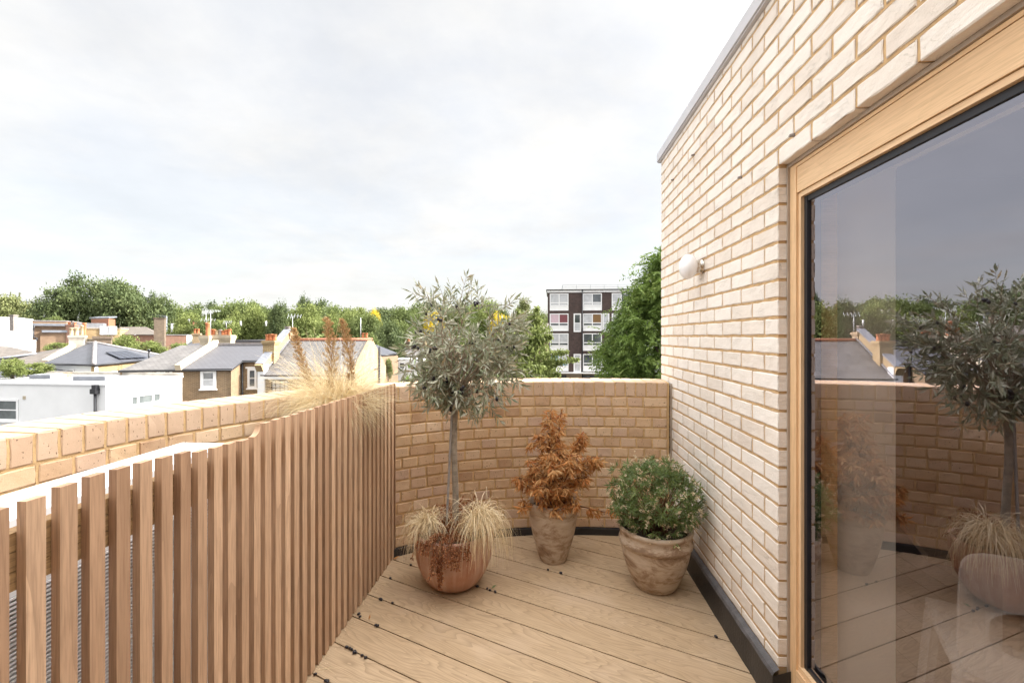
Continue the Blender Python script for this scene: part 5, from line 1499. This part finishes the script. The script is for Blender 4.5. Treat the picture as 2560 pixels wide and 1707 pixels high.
f2 = f; mb = MB(); f2.box(mb, W, W + 1.0, GROUND, px_z(838, 64), -.3, 0); obj('white_end', mb, M['white_render'], t)
chimney(t, AT(400, 830, 62).xy, .5, 1.15, 1.15, -3, px_z(795, 62), 'stack_dark', .1, name='square_stack')
t, f, W = block('station_canopy', 'long white station canopy roof under the railway gantry', 372, 478, 822, 84, 3, 'grey_render', 'white_paint', .5)
t, f, W = block('rust_cube_hut', 'small rust coloured cube standing left of the fanned tv aerial', 482, 500, 804, 74, 2.5, 'rust_clad', 'pvc', .08)
t = thing('small_slate_house', 'small house with a lead grey roof left of the big cream chimney', 'house', (px_x(490, 46), 47, GROUND))
mb = MB(); mb.wallpoly([AT(455, 868, 44), AT(512, 877, 42), AT(512, 846, 48), AT(484, 850, 48)], 0, .12); obj('roof', mb, M['slate_flat'], t)
mb = MB(); mb.abox(px_x(462, 44.5), px_x(512, 44.5), 44.5, 48, GROUND, px_z(874, 44)); obj('wall', mb, M['stock_brick'], t)
chimney(t, AT(492, 850, 46).xy, .4, .62, .62, -2, px_z(833, 46), 'gable_brick', .16, [(-.15, .11, .45, 'pot_orange'), (.12, .11, .45, 'pot_orange')])
t, f, W = block('flat_roof_terrace', 'dark flat roofed terrace showing behind the smooth grey roof', 582, 674, 856, 46, 6, 'brown_brick', 'slate_flat', .25)
# railway
t = thing('railway_gantry', 'grey steel railway gantry frame in front of the big dark tree', 'gantry', (px_x(382, 80), 80, GROUND))
for a, b in (((351, 785), (351, 850)), ((415, 790), (415, 850))):
    mb = MB(); mb.bar(Vector((AT(*a, 80).x, 80, GROUND)), AT(*a, 80), .28); obj('post', mb, M['steel'], t)
mb = MB(); mb.bar(AT(350, 784.5, 80), AT(416, 790.5, 80), .22); mb.bar(AT(350, 787.5, 80), AT(416, 793, 80), .10)
for k in range(8): a = 351 + k * 8; mb.bar(AT(a, 785 + k * .72, 80), AT(a + 8, 788.5 + k * .72, 80), .07)
for x in (366, 380): mb.bar(AT(x, 787, 80), AT(x - 2, 803, 80), .08)
obj('beam', mb, M['steel'], t)
for x, y0, y1, lab in ((112, 781, 800, 'pale railway mast left of the dark tree above the brown house'), (196, 781.5, 803, 'pale railway mast with a short arm behind the orange chimney pots'), (300, 788, 818, 'pale railway mast right of the rust coloured hut'), (472, 797, 822, 'pale railway mast standing by the rust coloured cube'), (430, 809, 828, 'short pale lamp mast in front of the station canopy'), (602, 803, 815, 'pale mast among trees right of the chimney pot row'), (665, 803, 815, 'pale mast among trees left of the cottage chimney')):
    p = AT(x, y1, 78 if x < 550 else 66); mb = MB(); mb.tube([Vector((p.x, p.y, GROUND if x < 550 else p.z)), AT(x, y0, p.y)], .17 if x < 550 else .11, 8)
    if x in (196, 430): mb.bar(AT(x - 1, y0 + .5, p.y), AT(x + 5, y0 + .2, p.y), .12)
    tag(obj('railway_mast', mb, M['white_paint'], None, (p.x, p.y, p.z)), lab, 'mast', 'pale masts along the railway')
# ------------------------------------------------------------------ trees
def crown_cloud(seed, lobes=13, clumps=30, per=72, leaf=(.0105, .020), flat=.8, spread=.30, up=.5, lob_r=(.13, .22), stretch=1.9, droop=0.0):
    """Crown of a unit-high tree: leaf faces gathered in clumps on overlapping lobes. Returns (N,4,3), rnd, lobe centres."""
    g = np.random.default_rng(seed); V = []; R = []; cs = []
    for l in range(lobes):
        for _ in range(60):
            d = g.normal(size=3); d /= np.linalg.norm(d)
            c = np.array([0, 0, .62]) + d * np.array([spread, spread, .24]) * g.uniform(.25, 1) ** .5
            if all(np.linalg.norm(c - k) > .11 for k in cs): break
        cs.append(c); lr = g.uniform(*lob_r)
        for k in range(clumps):
            e = g.normal(size=3); e /= np.linalg.norm(e); e[2] = e[2] * flat + .12
            cc = c + e * lr * g.uniform(.55, 1.05); sz = g.uniform(.028, .06); tone = g.random() * .62
            n = int(per * g.uniform(.6, 1.3))
            P = cc + g.normal(size=(n, 3)) * sz * np.array([1, 1, .6])
            nn = nrm(g.normal(size=(n, 3)) + np.array([0, 0, up]) + e * .5)
            U = nrm(np.cross(nn, g.normal(size=(n, 3)))); W = np.cross(nn, U)
            if droop:
                U = nrm(U * .6 + e * .8 + np.array([0, 0, -droop]) + g.normal(size=(n, 3)) * .25); W = nrm(np.cross(U, g.normal(size=(n, 3))))
            s = g.uniform(*leaf, n)[:, None]
            V.append(np.stack([P - U * s * stretch / 2, P + W * s * .5, P + U * s * stretch / 2, P - W * s * .5], 1))
            R.append(np.clip(tone + g.random(n) * .4, 0, 1))
    return np.concatenate(V), np.concatenate(R), cs


def trunk_mesh(name, cs, seed):
    random.seed(seed); mb = MB(); fork = Vector((random.gauss(0, .01), random.gauss(0, .01), .33))
    mb.tube([(0, 0, 0), (0, 0, .08), (.004, 0, .2), fork], [.030, .023, .019, .016], 10)
    for c in cs:
        c = Vector(c); m = fork.lerp(c, .5) + Vector((random.gauss(0, .02), random.gauss(0, .02), -.02)); mb.tube([fork + Vector((0, 0, -.02)), m, c], [.011, .007, .002], 6)
        for q in range(3): mb.tube([m.lerp(c, .4), c + Vector([random.gauss(0, .07) for _ in range(3)])], [.004, .001], 4)
    return mesh_of(name, mb, M['tree_bark'])


KINDS = {}
def tree_kind(key, mat, seed, **kw):
    V, R, cs = crown_cloud(seed, **kw)
    KINDS.setdefault(key, []).append((np_mesh('crown', V, 4, M[mat], R), trunk_mesh('trunk', cs, seed)))
for s in (1, 2, 3): tree_kind('mid', 'tree_mid', s)
for s in (4, 5): tree_kind('dark', 'tree_dark', s, lobes=13, clumps=28)
for s in (6, 7): tree_kind('light', 'tree_light', s, lobes=10)
tree_kind('pale', 'tree_pale', 8, lobes=9, droop=.9, stretch=2.6)
tree_kind('yellow', 'tree_yellow', 9, lobes=8)
tree_kind('ivy', 'tree_dark', 10, lobes=12, spread=.2)
cnt = {}
def tree(kind, px, ptop, wpx, Y, label, group=None, name='tree', base=GROUND):
    """A tree whose crown is wpx photo pixels wide and reaches ptop at distance Y."""
    top = px_z(ptop, Y); H = (top - base) / .99; w = wpx * 1.2 / F * Y / .86
    i = cnt.get(kind, 0); cnt[kind] = i + 1; cm, tm = KINDS[kind][i % len(KINDS[kind])]
    t = thing(name, label, 'tree', (px_x(px, Y), Y, base), group)
    t.scale = (w, w, H); t.rotation_euler = (0, 0, i * 2.3 + px)
    for nm, me in (('crown', cm), ('trunk', tm)):
        o = bpy.data.objects.new(nm, me); COL.objects.link(o); o.parent = t
    return t
G = 'trees along the skyline'
for a in (
    ('pale', 20, 735, 110, 92, 'pale willowy tree cut by the left edge of the view'),
    ('pale', 68, 752, 75, 84, 'pale feathery tree below the radio mast'),
    ('mid', 105, 744, 55, 96, 'mid green tree squeezed between pale trees and the dark giant'),
    ('dark', 165, 715, 110, 80, 'dark broad tree forming the left shoulder of the biggest crown'),
    ('dark', 240, 687, 150, 82, 'tallest dark tree of the whole skyline'),
    ('dark', 335, 697, 130, 81, 'dark tree forming the right shoulder of the biggest crown'),
    ('dark', 398, 732, 80, 83, 'dark sloping tree right beside the railway gantry top'),
    ('mid', 455, 742, 100, 88, 'mid green tree behind the fanned tv aerial, left side'),
    ('light', 470, 770, 90, 78, 'fresh green tree low behind the rust coloured cube'),
    ('mid', 540, 741, 100, 90, 'mid green tree standing over the row of chimney pots'),
    ('mid', 618, 738, 110, 92, 'green tree with ragged top right of the chimney pot row'),
    ('light', 628, 760, 100, 76, 'lighter rounded tree in front of the ragged topped one'),
    ('ivy', 692, 752, 60, 74, 'dark ivy clad tree left of the cottage chimney aerial'),
    ('mid', 690, 748, 95, 94, 'green tree behind the dark ivy clad one'),
    ('light', 755, 745, 120, 80, 'light green spreading tree above the cottage aerial'),
    ('mid', 835, 738, 110, 90, 'green tree with an uneven top above the plumes'),
    ('light', 850, 770, 110, 72, 'light green bushy tree behind the tallest plumes'),
    ('light', 900, 757, 85, 86, 'light green tree with a yellow flowering neighbour'),
    ('mid', 930, 768, 95, 70, 'round green tree over the pale gable'),
    ('dark', 955, 800, 90, 62, 'shady dark tree right of the pale gable'),
    ('mid', 1028, 737, 95, 84, 'rounded tall tree left of the olive crown'),
    ('mid', 1000, 775, 90, 72, 'green tree below the rounded tall one'),
    ('dark', 1085, 752, 80, 90, 'dark tree straight behind the olive crown'),
    ('mid', 1150, 748, 110, 86, 'mid green tree behind the right half of the olive crown'),
    ('light', 1205, 740, 90, 92, 'pale green tree just above the olive crown'),
    ('mid', 1258, 757, 80, 90, 'green tree between the olive crown and the flats'),
    ('pale', 1312, 742, 70, 88, 'thin topped birch like tree left of the flats'),
    ('mid', 1350, 752, 55, 86, 'small crowned tree touching the left edge of the flats'),
    ('mid', 1120, 820, 110, 58, 'green tree low behind the olive leaves'),
    ('light', 1262, 790, 105, 56, 'soft light tree behind the sprawling one'),
): tree(*a, group=G)
for px, y, w in ((1085, 755, 42), (1250, 766, 40)):
    tree('yellow', px, y + 3, w * 1.4, 80, 'yellow flowering tree seen through the left side of the olive crown' if px < 1200 else 'yellow flowering tree at the right side of the olive crown', 'yellow flowering trees')
tree('yellow', 938, 758, 30, 84, 'small yellow flowering tree peeping over the trees above the gable', 'yellow flowering trees')
tree('ivy', 763, 737, 44, 100, 'small dark evergreen tip rising over the middle of the treeline', G)
g = np.random.default_rng(3)
for k, (px, pt, nb) in enumerate(((-30, 748, 'at the left edge'), (130, 752, 'behind the left shoulder of the dark giant'), (425, 752, 'behind the railway gantry'), (505, 756, 'between the chimney row and the station canopy'), (580, 752, 'right above the chimney row'), (655, 756, 'behind the lighter rounded tree'), (725, 757, 'left of the dark evergreen tip'), (795, 752, 'behind the middle plume'), (875, 762, 'behind the right plume'), (975, 764, 'left of the rounded tall tree'), (1070, 765, 'behind the left half of the olive crown'), (1185, 760, 'over the right half of the olive crown'), (1295, 768, 'behind the sprawling tree'))):
    tree(('mid', 'dark')[k % 2], px, pt, 125, 108, 'distant green tree in the back row ' + nb, G)
# the light green sprawling tree in front of the flats, with long side branches
V, R, cs = crown_cloud(31, lobes=15, clumps=26, per=26, leaf=(.013, .023), spread=.24, lob_r=(.09, .16), stretch=2.0)
ex = []; g = np.random.default_rng(5)
KINDS['sprawl'] = [(np_mesh('crown', V, 4, M['tree_light'], R), trunk_mesh('trunk', cs, 31))]
t = tree('sprawl', 1322, 775, 150, 38, 'light green sprawling tree whose branches cross the lower flats windows', None, 'tree')
LV = []; br = MB()
for px, py, L in ((1420, 880, 100), (1445, 900, 120), (1380, 842, 70), (1400, 935, 80), (1255, 800, 60), (1350, 800, 55), (1345, 770, 40), (1410, 905, 100), (1290, 775, 50)):
    a = AT(1322, py + 40 if py > 800 else 850, 38); b = AT(px, py, 37.2); pts = [a.lerp(b, k / 6) + UP * (.35 * math.sin(k / 6 * PI)) for k in range(7)]
    br.tube(pts, [.06, .05, .04, .03, .025, .02, .01], 5)
    for k in range(420):
        f = g.uniform(.25, 1); i = min(int(f * 6), 5); p = pts[i].lerp(pts[i + 1], f * 6 - i)
        LV.append(tuple(p + Vector(g.normal(size=3)) * .30 * (1.25 - f)))
LV = np.array(LV); n = len(LV); U = nrm(g.normal(size=(n, 3)) + np.array([0, 0, -.5])); W = nrm(np.cross(U, g.normal(size=(n, 3)))); s = g.uniform(.10, .2, n)[:, None]
V = np.stack([LV - U * s * .9, LV + W * s * .4, LV + U * s * .9, LV - W * s * .4], 1)
def local(me):
    me.transform(Matrix.Translation(-t.location)); me.transform(Matrix.Rotation(-t.rotation_euler.z, 4, 'Z')); me.transform(Matrix.Diagonal((1 / t.scale.x, 1 / t.scale.y, 1 / t.scale.z, 1)))
me = np_mesh('outer_leaves', V, 4, M['tree_light'], g.random(n) * .6 + .4); local(me)
o = bpy.data.objects.new('outer_leaves', me); COL.objects.link(o); o.parent = t
me = mesh_of('outer_branches', br, M['tree_bark']); local(me); o = bpy.data.objects.new('outer_branches', me); COL.objects.link(o); o.parent = t

# big ash tree close to the terrace wall
ash = thing('ash_tree', 'big bright green ash tree between the flats and the cream brick wall', 'tree', (px_x(1700, 21), 21, GROUND))
g = np.random.default_rng(21); V = []; R = []; cs = []
for k in range(460):
    while True:
        d = g.uniform(-1, 1, 3)
        if .45 < np.linalg.norm(d) < 1: break
    z = -1.2 + d[2] * 5.5 ; taper = math.sqrt(max(.05, 1 - ((z + 2.2) / 8.6) ** 2)) if z > -2.2 else 1.0
    taper *= 1 - .30 * min(1, max(0, (z + 1.5) / 4)); c = np.array([d[0] * 3.6 * taper + .25 * max(0, z) * 0, d[1] * 3.3 * taper, z]); cs.append(c)
    tone = g.random() * .55 + .16 * (z > 2)  # upper clumps get a lighter leaf colour, standing in for sunlit foliage
    for f in range(17):
        out = nrm(np.array([d[0], d[1], .1])); ax = nrm(out + g.normal(size=3) * .7 + np.array([0, 0, -.25])); st = c + g.normal(size=3) * np.array([.30, .30, .26]); L = g.uniform(.5, .9)
        sd = nrm(np.cross(ax, g.normal(size=3)))
        m = 15; tt = np.repeat(np.linspace(.12, 1, 8), 2)[:m]; sg = np.where(np.arange(m) % 2, 1., -1.)[:, None]
        P = st + ax * (tt * L)[:, None] + np.stack([0 * tt, 0 * tt, -.28 * tt ** 2 * L], 1)
        U = nrm(ax * .6 + sd * sg * .9 + np.array([0, 0, -.35]) + g.normal(size=(m, 3)) * .18); W = nrm(np.cross(U, np.array([.2, .1, 1]) + g.normal(size=(m, 3)) * .6))
        l = g.uniform(.17, .29, m)[:, None] * (1.1 - .35 * tt[:, None])
        V.append(np.stack([P, P + U * l * .5 + W * l * .17, P + U * l, P + U * l * .5 - W * l * .17], 1)); R.append(np.clip(tone + g.random(m) * .35, 0, 1))
V = np.concatenate(V); R = np.concatenate(R); V[:, :, 2] += EYE - GROUND
obj('crown', np_mesh('crown', V, 4, M['tree_ash'], R), None, ash)
mb = MB(); L0 = ash.location; f0 = L0 + UP * 4.5
mb.tube([L0, L0 + UP * 2, f0], [.38, .30, .26], 12); mb.tube([f0, f0 + UP * 4 + Vector((.2, 0, 0)), f0 + UP * 8], [.24, .16, .05], 10)
for c in cs[::5]:
    q = L0 + Vector(c) + UP * (EYE - GROUND); s = f0 + UP * max(0, (q.z - f0.z) * .45); mb.tube([s, s.lerp(q, .5) + UP * -.2, q], [.10, .06, .02], 6)
obj('trunk', mb, M['tree_bark'], ash)

# shrubs between the houses
def bush_mesh(seed, mat, n=5200, leaf=(.018, .04)):
    g = np.random.default_rng(seed); V = []; R = []
    for k in range(46):
        d = g.normal(size=3); d /= np.linalg.norm(d); c = d * np.array([.42, .42, .40]) * g.uniform(.5, 1) + np.array([0, 0, .5]); m = n // 46; tone = g.random() * .6
        P = c + g.normal(size=(m, 3)) * .065; nn = nrm(g.normal(size=(m, 3)) + np.array([0, 0, .5])); U = nrm(np.cross(nn, g.normal(size=(m, 3)))); W = np.cross(nn, U); s = g.uniform(*leaf, m)[:, None]
        V.append(np.stack([P - U * s, P + W * s * .55, P + U * s, P - W * s * .55], 1)); R.append(np.clip(tone + g.random(m) * .4, 0, 1))
    return np_mesh('foliage', np.concatenate(V), 4, M[mat], np.concatenate(R))
BM = {m: [bush_mesh(40 + i, m), bush_mesh(60 + i, m)] for i, m in enumerate(('tree_light', 'tree_mid', 'tree_ash'))}
stemm = MB()
for k in range(7): stemm.tube([(random.gauss(0, .03), random.gauss(0, .03), 0), (random.gauss(0, .1), random.gauss(0, .1), .35), (random.gauss(0, .25), random.gauss(0, .25), .75)], [.02, .014, .004], 5)
SM = mesh_of('stem', stemm, M['tree_bark'])
for i, (mt, px, y0, y1, w, Y, lab) in enumerate((
    ('tree_light', 305, 830, 895, 82, 46, 'yellow green shrub right behind the dark chimney of the hipped roof'),
    ('tree_light', 378, 850, 900, 90, 44, 'yellow green shrub in front of the long red brick hall'),
    ('tree_light', 450, 852, 898, 60, 43, 'yellow green shrub beside the old slate roof of the terrace house'),
    ('tree_light', 145, 855, 880, 60, 46, 'yellow green shrub left of the hipped roof chimney'),
    ('tree_light', 30, 890, 940, 62, 27.5, 'sparse yellow green shrub over the low slate roof at the left edge'),
    ('tree_light', 88, 905, 940, 70, 29.5, 'yellow green shrub next to the white wall of the hipped roof house'),
    ('tree_mid', 140, 787, 820, 48, 66, 'green bush on the skyline behind the brown brick house'),
    ('tree_mid', 970, 892, 945, 24, 30, 'clipped pale shrub against the pale gable'),
    ('tree_ash', 1010, 905, 990, 120, 26, 'dense green garden bush below the left of the olive crown'),
    ('tree_light', 1065, 890, 990, 100, 30, 'bright green garden bush behind the olive trunk'),
    ('tree_mid', 1130, 880, 990, 110, 33, 'green garden bush straight behind the olive branches'),
    ('tree_light', 1190, 905, 990, 90, 28, 'bright green bush just over the parapet right of the olive trunk'),
    ('tree_light', 1345, 918, 990, 72, 30, 'yellow green bush on the parapet line below the sprawling tree'),
    ('tree_mid', 1250, 890, 990, 100, 36, 'green bush behind the right side of the olive crown'),
    ('tree_mid', 515, 790, 845, 70, 56, 'pale green bush behind the tall orange chimney pot'),
    ('tree_light', 560, 795, 850, 70, 58, 'light green bush behind the row of chimney pots'),
    ('tree_mid', 925, 828, 880, 60, 46, 'olive green bush at the right end of the orange ridge'),
    ('tree_mid', 500, 835, 900, 200, 70, 'broad green bush bank at the foot of the railway trees'),
    ('tree_mid', 780, 825, 900, 240, 62, 'long green bush bank hidden mostly by the cottage roof'),
)):
    base = GROUND; top = px_z(y0, Y); hgt = (y1 - y0) / F * Y * 1.15
    if y1 > 980 or w > 150: hgt = top - GROUND; bz = GROUND
    else: bz = top - hgt
    t = thing('bush', lab, 'bush', (px_x(px, Y), Y, bz), 'bushes in the gardens')
    t.scale = (w / F * Y / .95, w / F * Y / .95, hgt); t.rotation_euler = (0, 0, i * 1.9)
    o = bpy.data.objects.new('foliage', BM[mt][i % 2]); COL.objects.link(o); o.parent = t
    o = bpy.data.objects.new('stem', SM); COL.objects.link(o); o.parent = t

# ------------------------------------------------------------------ sky, sun, camera
SUN_EL, SUN_AZ = math.radians(31), math.radians(79)      # azimuth clockwise from +Y
EXPO = 2.27
w = bpy.data.worlds.new('World'); scene.world = w; w.use_nodes = True; nt = w.node_tree; nt.nodes.clear()
out = N_(nt, 'ShaderNodeOutputWorld'); bg = N_(nt, 'ShaderNodeBackground'); bg.inputs['Strength'].default_value = .05
sky = N_(nt, 'ShaderNodeTexSky'); sky.sky_type = 'NISHITA'; sky.sun_disc = False; sky.sun_elevation = SUN_EL; sky.sun_rotation = SUN_AZ; sky.air_density = 1.0; sky.dust_density = 1.5; sky.ozone_density = 1.0
tc = N_(nt, 'ShaderNodeTexCoord'); sx = N_(nt, 'ShaderNodeSeparateXYZ'); nt.links.new(tc.outputs['Generated'], sx.inputs[0])
zz = math_(nt, 'ADD', math_(nt, 'MAXIMUM', sx.outputs['Z'], 0.0), .16)
cb = N_(nt, 'ShaderNodeCombineXYZ'); nt.links.new(math_(nt, 'DIVIDE', sx.outputs['X'], zz), cb.inputs['X']); nt.links.new(math_(nt, 'DIVIDE', sx.outputs['Y'], zz), cb.inputs['Y'])
n1 = noise_(nt, cb.outputs[0], .75, 8, .58, .3); n2 = noise_(nt, mapping_(nt, cb.outputs[0], (1, 1, 1), (5, 2, 0)), 1.7, 6, .6)
cover = mapr_(nt, n1.outputs['Fac'], .43, .62, .76, 1.0)
shade = mapr_(nt, n2.outputs['Fac'], .38, .66, 1.0, .90)
zen = mapr_(nt, sx.outputs['Z'], .60, .85, 1.0, 4.4)  # overhead sky, out of view, raised as fill light
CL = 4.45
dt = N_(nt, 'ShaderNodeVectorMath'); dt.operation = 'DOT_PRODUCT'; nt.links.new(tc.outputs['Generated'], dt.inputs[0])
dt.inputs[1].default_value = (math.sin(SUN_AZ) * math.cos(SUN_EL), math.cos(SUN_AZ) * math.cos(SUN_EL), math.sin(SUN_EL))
glow = math_(nt, 'ADD', math_(nt, 'MULTIPLY', math_(nt, 'POWER', math_(nt, 'MAXIMUM', dt.outputs['Value'], 0.0), 10.0), 10.0), 1.0)   # cloud lit from behind near the sun, boosted as unseen fill
bank = mapr_(nt, sx.outputs['X'], -.77, -.92, 1.0, 3.6)   # unseen left sky brightened, added as fill light for the cream wall
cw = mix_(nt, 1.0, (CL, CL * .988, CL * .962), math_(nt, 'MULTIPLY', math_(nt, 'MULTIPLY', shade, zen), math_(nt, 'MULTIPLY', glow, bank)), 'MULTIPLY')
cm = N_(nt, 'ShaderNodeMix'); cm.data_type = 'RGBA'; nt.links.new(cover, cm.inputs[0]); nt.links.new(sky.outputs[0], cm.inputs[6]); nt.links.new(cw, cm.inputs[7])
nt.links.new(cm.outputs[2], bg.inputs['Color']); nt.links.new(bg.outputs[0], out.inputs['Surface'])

ld = bpy.data.lights.new('sun', 'SUN'); ld.energy = 2.0; ld.angle = math.radians(1.2); ld.color = (1, .95, .87)
lo = bpy.data.objects.new('sun', ld); COL.objects.link(lo)
sd_ = Vector((math.sin(SUN_AZ) * math.cos(SUN_EL), math.cos(SUN_AZ) * math.cos(SUN_EL), math.sin(SUN_EL)))
lo.rotation_euler = sd_.to_track_quat('Z', 'Y').to_euler(); lo.location = sd_ * 40

cam = bpy.data.cameras.new('camera'); co_ = bpy.data.objects.new('camera', cam); COL.objects.link(co_)
cam.sensor_width = 36; cam.lens = F / 2560 * 36; cam.clip_start = .02; cam.clip_end = 6000
cam.shift_y = -(853.5 - HZ) / 2560
co_.location = (0, 0, EYE); co_.rotation_euler = (PI / 2, 0, 0)
scene.camera = co_
vs = scene.view_settings; vs.view_transform = 'Standard'; vs.look = 'None'; vs.exposure = EXPO; vs.gamma = 1
scene.cycles.transparent_max_bounces = 12; scene.cycles.max_bounces = 8
